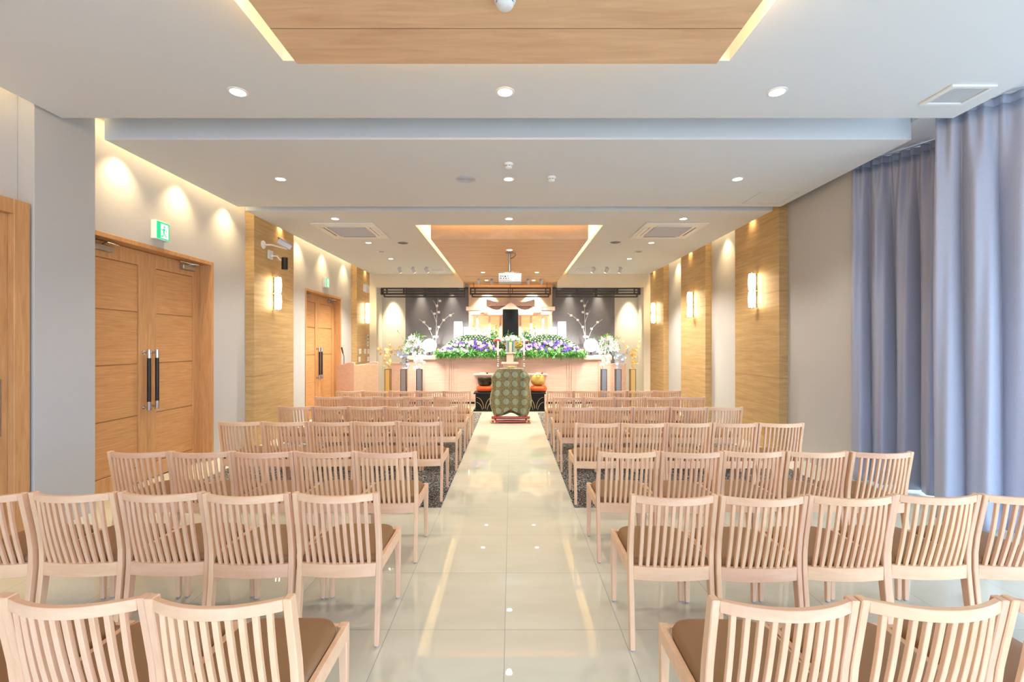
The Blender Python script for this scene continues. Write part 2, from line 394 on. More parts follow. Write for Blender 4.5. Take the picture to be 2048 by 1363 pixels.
# ceiling panel 1 with its opening (Y -1.5 .. 3.01)
OX0, OX1 = -1.475, 1.411
def ceil_panel(name, y0, y1, oy0=None, oy1=None):
    b = MB()
    if oy0 is None: b.box(XL, XR, y0, y1, ZC, ZU)
    else:
        b.box(XL, OX0, y0, y1, ZC, ZU); b.box(OX1, XR, y0, y1, ZC, ZU)
        if oy0 > y0: b.box(OX0, OX1, y0, oy0, ZC, ZU)
        if oy1 < y1: b.box(OX0, OX1, oy1, y1, ZC, ZU)
        b.box(OX0, OX1, max(oy0, y0), min(oy1, y1), 3.60, ZU)
    return struct(name, b, M['ceil'])
ceil_panel('ceiling_near', YBK, 3.77, -1.9, 3.01)
ceil_panel('ceiling_middle', 4.167, 6.19)
ceil_panel('ceiling_far', 6.375, YB, 7.148, YB + 1)
struct('ceiling_wood_near', MB().box(-1.252, 1.199, -1.6, 2.72, 3.113, 3.20), M['plank'])
struct('ceiling_wood_far', MB().box(-1.252, 1.199, 7.24, YC, 3.113, 3.42), M['plank'])
# cove lamps lying on the wood panels, washing the sides of the recess
for y0, y1, nm in ((-1.5, 2.6, 'near'), (7.3, YB - .1, 'far')):
    zc = 3.26 if nm == 'near' else 3.45
    for sx, xx in ((-1, -1.19), (1, 1.14)):
        area('cove_light', (xx, (y0 + y1) / 2, zc), (sx, 0, 0.2), y1 - y0, 0.04, K_COVE * (y1 - y0) / 4, WARM2)
area('cove_light', (-0.03, 7.2, 3.44), (0, -1, 0.2), 2.3, 0.03, K_COVE * 0.5, WARM2)
area('cove_light', (-0.03, 2.66, 3.26), (0, 1, 0.3), 2.3, 0.03, K_COVE * 0.3, WARM2)

# left wall with pilasters, door openings (door 2: Y 4.18-5.96, door 3: 8.62-10.44), top 2.52
D2 = (4.18, 5.96); D3 = (8.62, 10.44); DZ = 2.525
def base(b, x, y0, y1, s):   # baseboard strip standing proud
    b.box(x, x + s * 0.008, y0, y1, 0, 0.10)
wl = MB()
wl.box(WL, -4.15, YBK, D2[0], 0, ZU); wl.box(WL, -4.15, D2[1], D3[0], 0, ZU); wl.box(WL, -4.15, D3[1], YB, 0, ZU)
wl.box(WL, -4.15, D2[0], D2[1], DZ, ZU); wl.box(WL, -4.15, D3[0], D3[1], DZ, ZU)
struct('wall_left', wl, M['wall'])
struct('wall_left_pier', MB().box(WL + .001, PL, 3.6, 4.13, 0, ZU), M['wallgrey'], bevel=0.003)
struct('wall_left_wood_near', MB().box(WL + .001, PL, 6.68, 7.89, 0, ZU), M['panel'])
struct('wall_left_wood_far', MB().box(WL + .001, PL, 11.12, YB - .001, 0, ZU), M['panel'])
b = MB(); base(b, WL, 6.02, 6.68, 1); base(b, WL, 7.9, 8.55, 1); base(b, WL, 10.5, 11.1, 1); base(b, PL, 3.6, 4.13, 1); b.box(WL, PL + .008, 3.592, 3.6, 0, .1)
struct('baseboard_left', b, M['wall'])
wr = MB(); wr.box(WR, WR + .3, 5.08, YB, 0, ZU)
struct('wall_right', wr, M['wall'])
for i, (a, c) in enumerate(((6.29, 7.53), (8.68, 9.93), (11.07, YB - .001))):
    struct('wall_right_wood', MB().box(WR - .001, PR, a, c, 0, ZU), M['panel'])
b = MB(); base(b, WR, 5.08, 6.28, -1); base(b, WR, 7.55, 8.67, -1); base(b, WR, 9.95, 11.05, -1)
struct('baseboard_right', b, M['wall'])
struct('wall_behind_ends', MB().box(WL - .33, WL, YB, YC + .2, 0, ZU).box(WR, WR + .3, YB, YC + .2, 0, ZU), M['wall'])
# altar wall: soffit and jambs around the niche
SB = 2.97
b = MB(); b.box(WL, -1.40, YB, YB + .12, SB, ZU); b.box(1.35, WR, YB, YB + .12, SB, ZU); b.box(-1.40, -1.252, YB, YN, SB, ZU); b.box(1.199, 1.35, YB, YN, SB, ZU); b.box(-1.252, 1.199, YB, YN, 3.425, ZU)
b.box(-3.51, -1.40, YB + .12, YN, 3.4, ZU); b.box(1.35, 3.45, YB + .12, YN, 3.4, ZU)
b.box(WL, -3.51, YB, YN, 0, SB); b.box(3.51 - .06, WR, YB, YN, 0, SB)
struct('wall_altar', b, M['wallcream'])
b = MB(); b.box(WL, -1.16, YN, YN + .1, 0, ZU); b.box(1.115, WR, YN, YN + .1, 0, ZU)
struct('wall_niche', b, M['nichewall'])
b = MB(); b.box(-1.26, -1.16, YN + .1, YC, 0, ZU); b.box(1.115, 1.215, YN + .1, YC, 0, ZU); b.box(-1.26, 1.215, YC, YC + .1, 0, ZU); b.box(-1.26, 1.215, YN, YC, 3.425, 3.5)
struct('wall_niche_centre', b, M['wall'])
struct('wall_panel_left', MB().box(-2.87, -1.162, YN - .012, YN, 0, 3.04), M['darkpanel'])
struct('wall_panel_right', MB().box(1.117, X(1229, YN), YN - .012, YN, 0, 3.04), M['darkpanel'])
# bay on the right and the wall behind the camera, both glazed
ZBAY = 3.46
bay = [(5.4, YBK), (5.4, 3.3), (5.05, 4.2), (4.45, 4.95), (3.9, 5.25)]
struct('ceiling_bay', MB().prismz([(3.585, YBK), (5.6, YBK), (5.6, 3.4), (5.2, 4.4), (4.6, 5.1), (4.04, 5.4), (3.585, 5.4)], ZBAY, ZBAY + .1), M['ceil'])
struct('wall_right_return', MB().box(3.745, 3.95, 5.08, 5.35, 0, ZBAY), M['wall'])
def glazing(i, p, q, n, z0=0.12, z1=3.1, ztop=ZBAY):
    p = Vector((p[0], p[1], 0)); q = Vector((q[0], q[1], 0)); d = (q - p); L = d.length; d.normalize(); nn = Vector((-d.y, d.x, 0))
    def bar(b, s0, s1, za, zb, t=0.05):
        pts = [p + d * s0 - nn * t / 2, p + d * s1 - nn * t / 2, p + d * s1 + nn * t / 2, p + d * s0 + nn * t / 2]
        b.prismz([(v.x, v.y) for v in pts], za, zb)
    w = thing('window_%d' % i, None, None, kind='structure')
    b = MB(); bar(b, 0, L, 0, z0, .1); bar(b, 0, L, z1, ztop, .1); b.build('wall_strip', M['wall'], w)
    b = MB()
    for k in range(n + 1):
        s = L * k / n; bar(b, max(0, s - .03), min(L, s + .03), z0, z1)
    bar(b, 0, L, z0, z0 + .05); bar(b, 0, L, z1 - .05, z1)
    b.build('window_frame', M['steel'], w)
    b = MB(); bar(b, 0.02, L - .02, z0 + .03, z1 - .03, .006); b.build('window_pane', M['glass'], w)
    mid = (p + q) / 2
    inward = nn if (Vector((0, 3, 0)) - mid).dot(nn) > 0 else -nn
    area('window_portal', (mid.x + inward.x * .08, mid.y + inward.y * .08, (z0 + z1) / 2), inward, L, z1 - z0, 1, (1, 1, 1), portal=True)
for i in range(4): glazing(i + 1, bay[i], bay[i + 1], [5, 1, 1, 1][i], z1=[2.45, 2.75, 2.75, 2.75][i])
glazing(5, (-3.0, YBK - .05), (5.2, YBK - .05), 7, 0.3, 3.0, ZU)
struct('wall_back', MB().box(-4.2, -3.0, YBK - .15, YBK, 0, ZU).box(5.2, 5.6, YBK - .15, YBK, 0, ZU), M['wall'])

# ================================================================== DOORS
def double_door(n, y0, y1, label_left, handles_both=True):
    d = thing('door_%d' % n, None, None, kind='structure')
    t = 0.045; xp = WL - 0.14     # leaf face plane
    b = MB()
    for ya, yb in ((y0, y0 + t), (y1 - t, y1)): b.box(WL - .28, WL + .012, ya, yb, 0, DZ)
    b.box(WL - .28, WL + .012, y0 + t, y1 - t, DZ - t, DZ)
    b.build('door_frame', M['doorv'], d, bevel=.003)
    ym = (y0 + y1) / 2; top = DZ - t
    for ya, yb, inner in ((y0 + t, ym - .002, 1), (ym + .002, y1 - t, -1)):
        s = 0.12
        b = MB()
        b.box(xp - .05, xp, ya, ya + s, .01, top - .004); b.box(xp - .05, xp, yb - s, yb, .01, top - .004)
        b.box(xp - .05, xp, ya + s, yb - s, top - .16, top - .004); b.box(xp - .05, xp, ya + s, yb - s, .01, .17)
        leaf = b.build('door_leaf', M['doorv'], d, bevel=.003)
        b = MB(); zs = [.17, .72, 1.27, 1.82, top - .16]
        for k in range(4): b.box(xp - .035, xp - .014, ya + s, yb - s, zs[k] + .005, zs[k + 1] - .005)
        b.box(xp - .034, xp - .030, ya + s, yb - s, .17, top - .16)
        b.build('door_panel', M['door'], leaf, bevel=.001)
        hy = yb - .055 if inner == 1 else ya + .055
        b = MB(); b.tube([(xp + .06, hy, .86), (xp + .06, hy, 1.33)], .019, 14); h = b.build('door_handle', M['black'], leaf, smooth=True)
        b = MB()
        for za, zb, zm in ((.77, .86, .80), (1.33, 1.42, 1.39)):
            b.tube([(xp + .06, hy, za), (xp + .06, hy, zb)], .0205, 14); b.tube([(xp - .002, hy, zm), (xp + .06, hy, zm)], .012, 10)
            b.tube([(xp - .001, hy, zm), (xp + .006, hy, zm)], .022, 14)
        b.build('handle_mount', M['chrome'], leaf, smooth=True)
        cyy = yb - .25 if inner == -1 else ya + .25
        e = 1 if inner == -1 else -1
        b = MB(); b.box(xp, xp + .05, cyy - .11, cyy + .11, top - .10, top - .045)
        c = b.build('door_closer', M['steel'], d, bevel=.006)
        b = MB(); b.tube([(xp + .03, cyy, top - .035), (xp + .12, cyy + e * .05, top - .03), (xp + .05, cyy - e * .17, top - .02)], .008, 6)
        b.build('closer_arm', M['chrome'], c)
double_door(2, D2[0], D2[1], '')
double_door(3, D3[0], D3[1], '')
# backs of the door openings
struct('wall_door_backs', MB().box(-4.25, -4.2, YBK, YB, 0, ZU), M['wall'])
d = thing('door_1', None, None, kind='structure')
b = MB(); b.box(WL + .001, -3.705, 3.47, 3.585, 0, 2.56); b.box(WL + .001, -3.705, 1.4, 3.47, 2.45, 2.56); b.box(WL + .001, -3.705, 1.3, 1.4, 0, 2.56)
b.build('door_frame', M['doorv'], d, bevel=.003)
b = MB(); b.box(WL + .001, -3.755, 3.345, 3.47, .01, 2.45); b.box(WL + .001, -3.755, 2.5, 2.62, .01, 2.45)
b.box(WL + .001, -3.755, 2.62, 3.345, 2.33, 2.45); b.box(WL + .001, -3.755, 2.62, 3.345, .01, .14)
leaf = b.build('door_leaf', M['doorv'], d, bevel=.003)
b = MB(); zs = [.14, .69, 1.24, 1.79, 2.33]
for k in range(4): b.box(WL + .001, -3.772, 2.62, 3.345, zs[k] + .0025, zs[k + 1] - .0025)
b.build('door_panel', M['door'], leaf)
MB().box(-3.756, -3.75, 3.40, 3.425, .80, 1.22).build('door_handle', M['steel'], leaf, bevel=.002)
MB().box(WL + .001, -3.76, 1.4, 2.5, .01, 2.45).build('door_leaf', M['door'], d)

# ================================================================== CHAIRS
def sweep_rect(b, pts, hw, hd, axis='post'):
    """pts (x,y,z); rectangular section half width hw (x) and hd list/const (y)"""
    rings = []
    n = len(pts)
    for i, p in enumerate(pts):
        w = hw[i] if isinstance(hw, (list, tuple)) else hw; dd = hd[i] if isinstance(hd, (list, tuple)) else hd
        rings.append([(p[0] - w, p[1] - dd, p[2]), (p[0] + w, p[1] - dd, p[2]), (p[0] + w, p[1] + dd, p[2]), (p[0] - w, p[1] + dd, p[2])])
    return b.sweep(rings)
CW = 0.207
def post_y(z):   # curve of the rear leg, + is towards the seat
    ks = [(0, .026), (.15, .040), (.33, .064), (.42, .070), (.52, .060), (.64, .036), (.755, .012)]
    for (a, ya), (c, yc) in zip(ks, ks[1:]):
        if z <= c: t = (z - a) / (c - a); return ya + (yc - ya) * t
    return ks[-1][1]
def bow(x, a): return -a * (1 - (x / (CW - .015)) ** 2)
def make_chair():
    t = thing('slatted_chair', 'x', 'chair')
    # seat frame
    b = MB()
    for s in (-1, 1): b.box(s * (CW - .022), s * CW, .078, .455, .350, .408)
    rings = []
    for k in range(13):
        x = -CW + .023 + (2 * CW - .046) * k / 12; y = post_y(.37) + bow(x, .022) - .006
        rings.append([(x, y - .012, .332), (x, y + .012, .332), (x, y + .012, .398), (x, y - .012, .398)])
    b.sweep(rings)
    b.box(-CW + .03, CW - .03, .452, .474, .350, .405)
    b.build('seat_frame', M['beechx'], t, bevel=.0022)
    # cushion
    b = MB(); out = []
    x0, x1, y0, y1, r = -CW + .024, CW - .024, .062, .470, .085
    pts = [(x0, y0), (x1, y0)]
    for k in range(7):
        a = k / 6 * PI / 2; pts.append((x1 - r + r * math.cos(a), y1 - r + r * math.sin(a)))
    for k in range(7):
        a = PI / 2 + k / 6 * PI / 2; pts.append((x0 + r + r * math.cos(a), y1 - r + r * math.sin(a)))
    cxm, cym = 0, (y0 + y1) / 2
    rings = []
    for sc_, z in ((.985, .392), (1.0, .406), (.995, .420), (.97, .431), (.90, .437), (.6, .440), (.05, .441)):
        rings.append([(cxm + (x - cxm) * sc_, cym + (y - cym) * sc_, z) for x, y in pts])
    b.sweep(rings); b.build('seat_cushion', M['seat'], t, smooth=2)
    # backrest: ten slats under a bowed top rail
    b = MB(); rings = []; N_ = 14
    for k in range(N_ + 1):
        x = -CW + .0235 + (2 * CW - .047) * k / N_; y = post_y(.735) + bow(x, .054) - .003
        rings.append([(x, y - .010, .721), (x, y + .010, .721), (x, y + .0095, .755), (x, y - .0105, .755)])
    b.sweep(rings); b.build('top_rail', M['beechx'], t, bevel=.0016)
    b = MB()
    for k in range(10):
        x = -CW + .024 + (2 * CW - .048) * (k + 1) / 11; pts = []
        for q in range(7):
            z = .396 + (.724 - .396) * q / 6; f = q / 6
            y = (post_y(.39) + bow(x, .022) - .006) * (1 - f) + (post_y(.72) + bow(x, .054) - .004) * f - .006 * math.sin(PI * f)
            pts.append((x, y, z))
        sweep_rect(b, pts, .0080, .0075)
    b.build('backrest', M['beech'], t, bevel=.0014)
    # legs
    for s in (-1, 1):
        b = MB(); zs = [.006, .10, .20, .30, .38, .46, .54, .62, .70, .757]
        sweep_rect(b, [(s * (CW - .012), post_y(z), z) for z in zs], .012, [.013, .016, .019, .021, .021, .020, .0195, .019, .0185, .018])
        leg = b.build('leg', M['beech'], t, bevel=.003)
        MB().lathe([(.010, 0), (.011, .003), (.010, .008)], (s * (CW - .012), post_y(0), 0), 10).build('foot_glide', M['glide'], leg)
    for s in (-1, 1):
        b = MB(); zs = [.006, .2, .34, .409]
        sweep_rect(b, [(s * (CW - .018 + (.0 if z > .3 else .002)), .462, z) for z in zs], [.0115, .0145, .0175, .0175], [.0115, .0145, .0175, .0175])
        leg = b.build('leg', M['beech'], t, bevel=.003)
        MB().lathe([(.010, 0), (.011, .003), (.010, .008)], (s * (CW - .016), .462, 0), 10).build('foot_glide', M['glide'], leg)
    return t
ORD = ['beside the aisle', 'second from the aisle', 'third from the aisle', 'fourth from the aisle', 'fifth from the aisle']
ROWN = ['first', 'second', 'third', 'fourth', 'fifth', 'sixth', 'seventh']
proto = make_chair()
ktab = {}
for c in bpy.data.objects:
    if c.parent: ktab.setdefault(c.parent.name, []).append(c)
rowsR = [(1.306, .561, .421, 3), (2.215, .570, .4215, 5), (3.123, .581, .4245, 5), (4.243, .579, .421, 5), (5.337, .566, .419, 5), (6.339, .572, .416, 5), (7.212, .553, .417, 5)]
rowsL = [(1.314, -.620, .412, 3), (2.249, -.644, .427, 5), (3.116, -.635, .4145, 5), (4.326, -.641, .418, 5), (5.394, -.628, .4175, 5), (6.388, -.629, .413, 5), (7.181, -.626, .411, 5)]
rc = random.Random(3); first = True
for side, rows, sg in (('right', rowsR, 1), ('left', rowsL, -1)):
    for i, (y, xin, pit, n) in enumerate(rows):
        for k in range(n):
            o = proto if first else copy_tree(proto, None, ktab); first = False
            jy = 0 if k == 0 else rc.uniform(-.012, .012)
            o.location = (xin + sg * (CW + .001 + k * max(pit, .4155)), y + jy, 0.003 if y > 4.2 else 0)
            o.rotation_euler = (0, 0, math.radians(rc.uniform(-.5, .5)))
            o['label'] = 'slatted wooden chair, %s block, %s row from the camera, %s' % (side, ROWN[i], ORD[k])
            o['group'] = 'slatted chairs in rows, %s block' % side

# ================================================================== CURTAINS
def resample(path, n):
    P = [Vector(p) for p in path]; ds = [0]
    for a, b in zip(P, P[1:]): ds.append(ds[-1] + (b - a).length)
    out = []
    for i in range(n):
        s = ds[-1] * i / (n - 1)
        for k in range(len(P) - 1):
            if s <= ds[k + 1] + 1e-9: break
        t = (s - ds[k]) / (ds[k + 1] - ds[k])
        p0 = P[max(k - 1, 0)]; p1 = P[k]; p2 = P[k + 1]; p3 = P[min(k + 2, len(P) - 1)]
        out.append(0.5 * ((2 * p1) + (p2 - p0) * t + (2 * p0 - 5 * p1 + 4 * p2 - p3) * t * t + (3 * p1 - 3 * p2 + p3 - p0) * t ** 3))
    return out, ds[-1]
def curtain(label, path, z0, z1, n, wl, amp, seed, flare=0.0):
    r = random.Random(seed)
    pts, L = resample([(x, y, 0) for x, y in path], n)
    root = thing('curtain', label, 'curtain', (path[0][0], path[0][1], 0), 'curtains across the bay window')
    # irregular fold phase
    ph = [0]; w = 1
    segs = max(4, int(L / .25)); ws = [r.uniform(.65, 1.5) for _ in range(segs + 2)]
    ams = [r.uniform(.6, 1.25) for _ in range(segs + 2)]
    for i in range(1, n):
        u = (i / (n - 1)) * segs; k = int(u); f = u - k; w = ws[k] * (1 - f) + ws[k + 1] * f
        ph.append(ph[-1] + 2 * PI * (L / (n - 1)) / (wl * w))
    m = 34; V = []
    def grid(za, zb, m, band):
        b = MB(); vs = []
        for j in range(m + 1):
            f = j / m; z = za + (zb - za) * f
            for i, p in enumerate(pts):
                d = (pts[min(i + 1, n - 1)] - pts[max(i - 1, 0)]).normalized(); nn = Vector((-d.y, d.x, 0))
                u = (i / (n - 1)) * segs; k = int(u); fu = u - k; a = ams[k] * (1 - fu) + ams[min(k + 1, segs + 1)] * fu
                hz = (z1 - z) / (z1 - z0)        # 0 at the head
                q_ = ph[i] + .7 * math.sin(2.2 * hz + i * .013) + .35 * math.sin(5 * hz + i * .021)
                big = 1.1 - 2.2 * abs(math.sin(q_ / 2)) ** .75 + .16 * math.sin(2 * ph[i] + 3 * hz + 1)
                small = math.sin(2.35 * ph[i] + 1.3)
                k1 = min(1, hz / .22); k1 = k1 * k1 * (3 - 2 * k1)
                off = amp * a * big * (.25 + .75 * k1) + .35 * amp * small * (1 - k1)
                if band: off = .35 * amp * small + amp * a * big * .22 + .004
                q = p + nn * off
                if flare: q += d * (-flare * hz * (1 - i / (n - 1)))
                vs.append((q.x - root.location.x, q.y - root.location.y, z))
        fs = [(j * n + i, j * n + i + 1, (j + 1) * n + i + 1, (j + 1) * n + i) for j in range(m) for i in range(n - 1)]
        b.add(vs, fs); return b
    for nm, za, zb, mm, band in (('curtain_cloth', z0, z1 - .07, m, 0), ('pleated_heading', z1 - .085, z1, 3, 1)):
        o = grid(za, zb, mm, band).build(nm, M['curtain'], root, smooth=2, fix=False)
        so = o.modifiers.new('thickness', 'SOLIDIFY'); so.thickness = .0015
    b = MB(); b.tube([(p.x - root.location.x, p.y - root.location.y, z1 + .008) for p in pts[::8]], .008, 8); b.build('curtain_rail', M['grille'], root)
    return root
curtain('grey curtain hanging behind, gathered at the end of the pale wall', [(3.69, 5.06), (3.80, 4.95), (3.93, 4.79), (4.02, 4.62), (4.12, 4.42), (4.28, 4.2), (4.5, 4.02)], .03, 3.435, 300, .15, .062, 5)
curtain('blue grey curtain hanging in front, nearest the camera at right', [(3.60, 3.97), (3.68, 3.83), (3.80, 3.70), (3.95, 3.60), (4.15, 3.50), (4.4, 3.38), (4.7, 3.22)], .015, 3.435, 340, .19, .066, 11)

# ================================================================== CEILING FITTINGS
def downlight(label, loc, r=.058, e=1.0, ang=115, src=True, proto={}):
    key = (r, e, ang)
    if key not in proto:
        t = thing('downlight', label, 'ceiling light', loc)
        MB().lathe([(r * .82, -.001), (r * .86, -.006), (r, -.007), (r * 1.12, -.003), (r * 1.12, 0)], (0, 0, 0), 28, cap=False).build('trim_ring', M['white'], t, smooth=True)
        MB().lathe([(r * .85, -.0035), (.001, -.0035)], (0, 0, 0), 28, cap=False).build('lens', M['lens'], t)
        spot('downlight_lamp', (0, 0, -.012), (0, 0, -1), K_DOWN * e, NEUT, ang, .6, r * .7, parent=t)
        proto[key] = t
    else:
        t = copy_tree(proto[key]); t.location = loc; t['label'] = label
    t['group'] = 'round recessed downlights'
    return t
sd = ['left', 'centre', 'right']
for k, x in enumerate((-1.985, -.045, 1.93)): downlight('large round downlight in the nearest ceiling panel, %s of three' % sd[k], (x, 3.38, ZC), .062, .6)
for k, x in enumerate((-2.555, -.03, 2.505)): downlight('round downlight in the middle ceiling panel, %s of three' % sd[k], (x, 5.155, ZC), .058, 1.0)
for k, x in enumerate((-2.565, -.033, 2.507)): downlight('round downlight in front of the air conditioners, %s of three' % sd[k], (x, 6.78, ZC), .058, 1.6)
for nm, x in (('left', -2.57), ('right', 2.52)):
    downlight('round downlight just behind the %s air conditioner' % nm, (x, 8.375, ZC), .055, 4)
    downlight('round downlight between small vent and spotlights, %s side' % nm, (x, 9.93, ZC), .055, 7.5)
downlight('round downlight above the projector mount', (-.03, 8.05, 3.113), .055, .7)
for nm, x in (('left', -.64), ('right', .58)): downlight('round downlight in the wood ceiling, %s of the projector' % nm, (x, 10.53, 3.113), .05, 2.4)
for nm, x in (('left', -.63), ('right', .57)): downlight('round downlight beside wood ceiling spotlights, %s pair' % nm, (x, 11.84, 3.113), .05, 1.5)

def aircon(label, cx, cyy):
    t = thing('air_conditioner', label, 'air conditioner', (cx, cyy, ZC), 'ceiling cassette air conditioners')
    MB().box(-.475, .475, -.5, .5, -.022, 0).build('housing', M['white'], t, bevel=.008)
    b = MB()
    for k in range(16): b.box(-.27, .27, -.27 + .0345 * k, -.252 + .0345 * k, -.031, -.026)
    b.box(-.29, .29, -.29, -.275, -.034, -.022); b.box(-.29, .29, .275, .29, -.034, -.022); b.box(-.29, -.275, -.29, .29, -.034, -.022); b.box(.275, .29, -.29, .29, -.034, -.022)
    b.box(-.28, .28, -.28, .28, -.026, -.022)
    b.build('intake_grille', M['grille'], t)
    for a in range(4):
        b = MB(); b.box(-.27, .27, -.43, -.365, -.032, -.021); f = b.build('air_flap', M['white'], t, bevel=.004); f.rotation_euler = (0, 0, a * PI / 2)
        b = MB(); b.box(-.27, .27, -.362, -.350, -.024, -.0215); f2 = b.build('flap_slot', M['slit'], f)
    return t
aircon('square ceiling cassette air conditioner on the left side', -2.55, 7.48)
aircon('square ceiling cassette air conditioner on the right side', 2.50, 7.48)

def round_thing(name, label, cat, loc, prof, m, group=None, ribs=0):
    t = thing(name, label, cat, loc, group)
    MB().lathe(prof, (0, 0, 0), 28).build('cover', m, t, smooth=True); return t
def speaker(label, loc, r, m):
    t = thing('ceiling_speaker', label, 'speaker', loc, 'round ceiling speakers')
    MB().lathe([(r, 0), (r, -.004), (r * .93, -.008), (r * .9, -.006)], (0, 0, 0), 32, cap=False).build('trim_ring', M['grille'], t, smooth=True)
    b = MB()
    for k in range(7): b.lathe([(r * (.9 - .12 * k), -.006), (r * (.86 - .12 * k), -.009), (max(.002, r * (.80 - .12 * k)), -.006)], (0, 0, 0), 28, cap=False)
    b.lathe([(r * .9, -.005), (.001, -.005)], (0, 0, 0), 28, cap=False)
    b.build('speaker_grille', m, t, smooth=True)
speaker('round grey ceiling speaker left of the middle downlight', (-.505, 5.155, ZC), .112, M['grille'])
speaker('small round dark ceiling speaker behind the left air conditioner', (-1.95, 8.375, ZC), .10, M['darkvent'])
speaker('small round dark ceiling speaker behind the right air conditioner', (X(1231, 8.33), 8.33, ZC), .10, M['darkvent'])
def detector(label, loc, r):
    t = thing('smoke_detector', label, 'smoke detector', loc, 'smoke detectors')
    MB().lathe([(r, 0), (r, -.014), (r * .93, -.020), (r * .80, -.022), (r * .80, -.034)], (0, 0, 0), 28).build('base', M['white'], t, smooth=True)
    b = MB()
    for k in range(8):
        a = 2 * PI * k / 8; a2 = a + .5
        b.lathe([(r * .805, -.0315), (r * .805, -.0275)], (0, 0, 0), 3, cap=False) if False else None
        p = [(r * .81 * math.cos(a + q * .125), r * .81 * math.sin(a + q * .125)) for q in range(5)]
        vs = [(x, y, -.026) for x, y in p] + [(x, y, -.032) for x, y in p]
        b.add(vs, [(i, i + 1, i + 6, i + 5) for i in range(4)])
    b.build('sensor_slots', M['slit'], t, fix=False)
    MB().lathe([(r * .80, -.034), (r * .66, -.046), (r * .45, -.052), (.001, -.053)], (0, 0, 0), 28).build('cap', M['white'], t, smooth=True)
detector('white smoke detector on the nearest wood ceiling panel', (X(1010, 2.2), 2.2, 3.113), .052)
detector('small white smoke detector in front of the middle downlight', (X(1017, 4.72), 4.72, ZC), .048)
detector('small white smoke detector right of the middle downlight', (X(1103, 5.1), 5.1, ZC), .05)
# air vents
def vent(label, x0, x1, y0, y1, m, slats=14):
    cx, cyy = (x0 + x1) / 2, (y0 + y1) / 2; a, c = (x1 - x0) / 2, (y1 - y0) / 2
    t = thing('air_vent', label, 'air vent', (cx, cyy, ZC), 'ceiling air vents')
    b = MB(); w = min(a, c) * .22
    b.box(-a, a, -c, -c + w, -.016, 0); b.box(-a, a, c - w, c, -.016, 0); b.box(-a, -a + w, -c + w, c - w, -.016, 0); b.box(a - w, a, -c + w, c - w, -.016, 0)
    b.build('vent_frame', M['white'], t, bevel=.002)
    b = MB(); n = slats
    b.box(-a + w, a - w, -c + w, c - w, -.003, -.001)
    for k in range(n):
        x = -a + w + (2 * a - 2 * w) * (k + .5) / n; b.box(x - .004, x + .004, -c + w, c - w, -.006, -.003)
    b.build('vent_grille', m, t)
Yv0, Yv1 = 1708.4 / (689 - 168), 1708.4 / (689 - 207)
vent('white rectangular air vent near the front curtain', X(1905, 3.28), 3.43, 3.28, 3.55, M['vent'], 18)
vent('small square dark vent behind the left air conditioner', -2.62, -2.48, 9.07, 9.21, M['darkvent'], 6)
vent('small square dark vent behind the right air conditioner', 2.43, 2.57, 9.07, 9.21, M['darkvent'], 6)
vent('white vent beside the left spotlights', X(856, 11.2), X(888, 11.2), 11.18, 11.6, M['vent'], 8)
vent('white vent beside the right spotlights', X(1155, 11.2), X(1187, 11.2), 11.18, 11.6, M['vent'], 8)
t = thing('access_hatch', 'thin framed square access hatch in ceiling at right', 'hatch', (X(1540, 5.83), 5.82, ZC))
hx = .24; b = MB(); hy0, hy1 = -.21, .24
b.box(-hx, hx, hy0, hy0 + .012, -.004, 0); b.box(-hx, hx, hy1 - .012, hy1, -.004, 0); b.box(-hx, -hx + .012, hy0, hy1, -.004, 0); b.box(hx - .012, hx, hy0, hy1, -.004, 0)
b.build('hatch_frame', M['vent'], t); MB().box(-hx + .014, hx - .014, hy0 + .014, hy1 - .014, -.002, 0).build('hatch_cover', M['ceil'], t)
# ceiling spotlights aimed at the altar
def ceil_spot(label, x, y, z, tgt, e, grp):
    t = thing('spotlight', label, 'spotlight', (x, y, z), grp)
    MB().lathe([(.035, 0), (.035, -.02), (.012, -.024), (.012, -.05)], (0, 0, 0), 14).build('mount', M['grille'], t, smooth=True)
    d = (Vector(tgt) - Vector((x, y, z))).normalized()
    c = Vector((0, 0, -.075)); b = MB(); b.tube([c - d * .06, c + d * .06], .038, 16); b.build('lamp_head', M['grille'], t, smooth=True)
    b = MB(); b.tube([c + d * .0605, c + d * .063], .032, 16); b.build('lens', M['lens'], t)
    spot('spotlight_lamp', c + d * .075, c + d * 2, e, (1, .95, .87), 46, .6, .03, parent=t)
nn_ = ['outer', 'middle', 'inner']
for s, nm in ((-1, 'left'), (1, 'right')):
    xs = [X(803, 11.17), X(830, 11.17), X(856, 11.17)] if s < 0 else [X(1237, 11.17), X(1210, 11.17), X(1184, 11.17)]
    for k, x in enumerate(xs):
        ceil_spot('grey ceiling spotlight, %s of the %s trio' % (nn_[k], nm), x, 11.0, ZC, ([s * 2.0, s * 1.3, s * .7][k], 12.0, 1.4), K_ALTAR * .9, 'spotlights aimed at the altar')
for k, px in enumerate((958, 984, 1056, 1082)):
    ceil_spot('grey spotlight under the wood ceiling, %s' % ['far left', 'left of the projector', 'right of the projector', 'far right'][k], X(px, 11.7), 11.6, 3.113,
              ([-.9, -.4, .35, .85][k], 12.5, 1.7), K_ALTAR * .45, 'spotlights on the wood ceiling')
struct('trim_screen_slot', MB().box(X(929, 11.15), X(1113, 11.15), 11.14, 11.17, 3.107, 3.113), M['steel'])
struct('trim_wood_slot', MB().box(X(972, 12.2), X(1076, 12.2), 12.18, 12.22, 3.105, 3.113), M['door'])
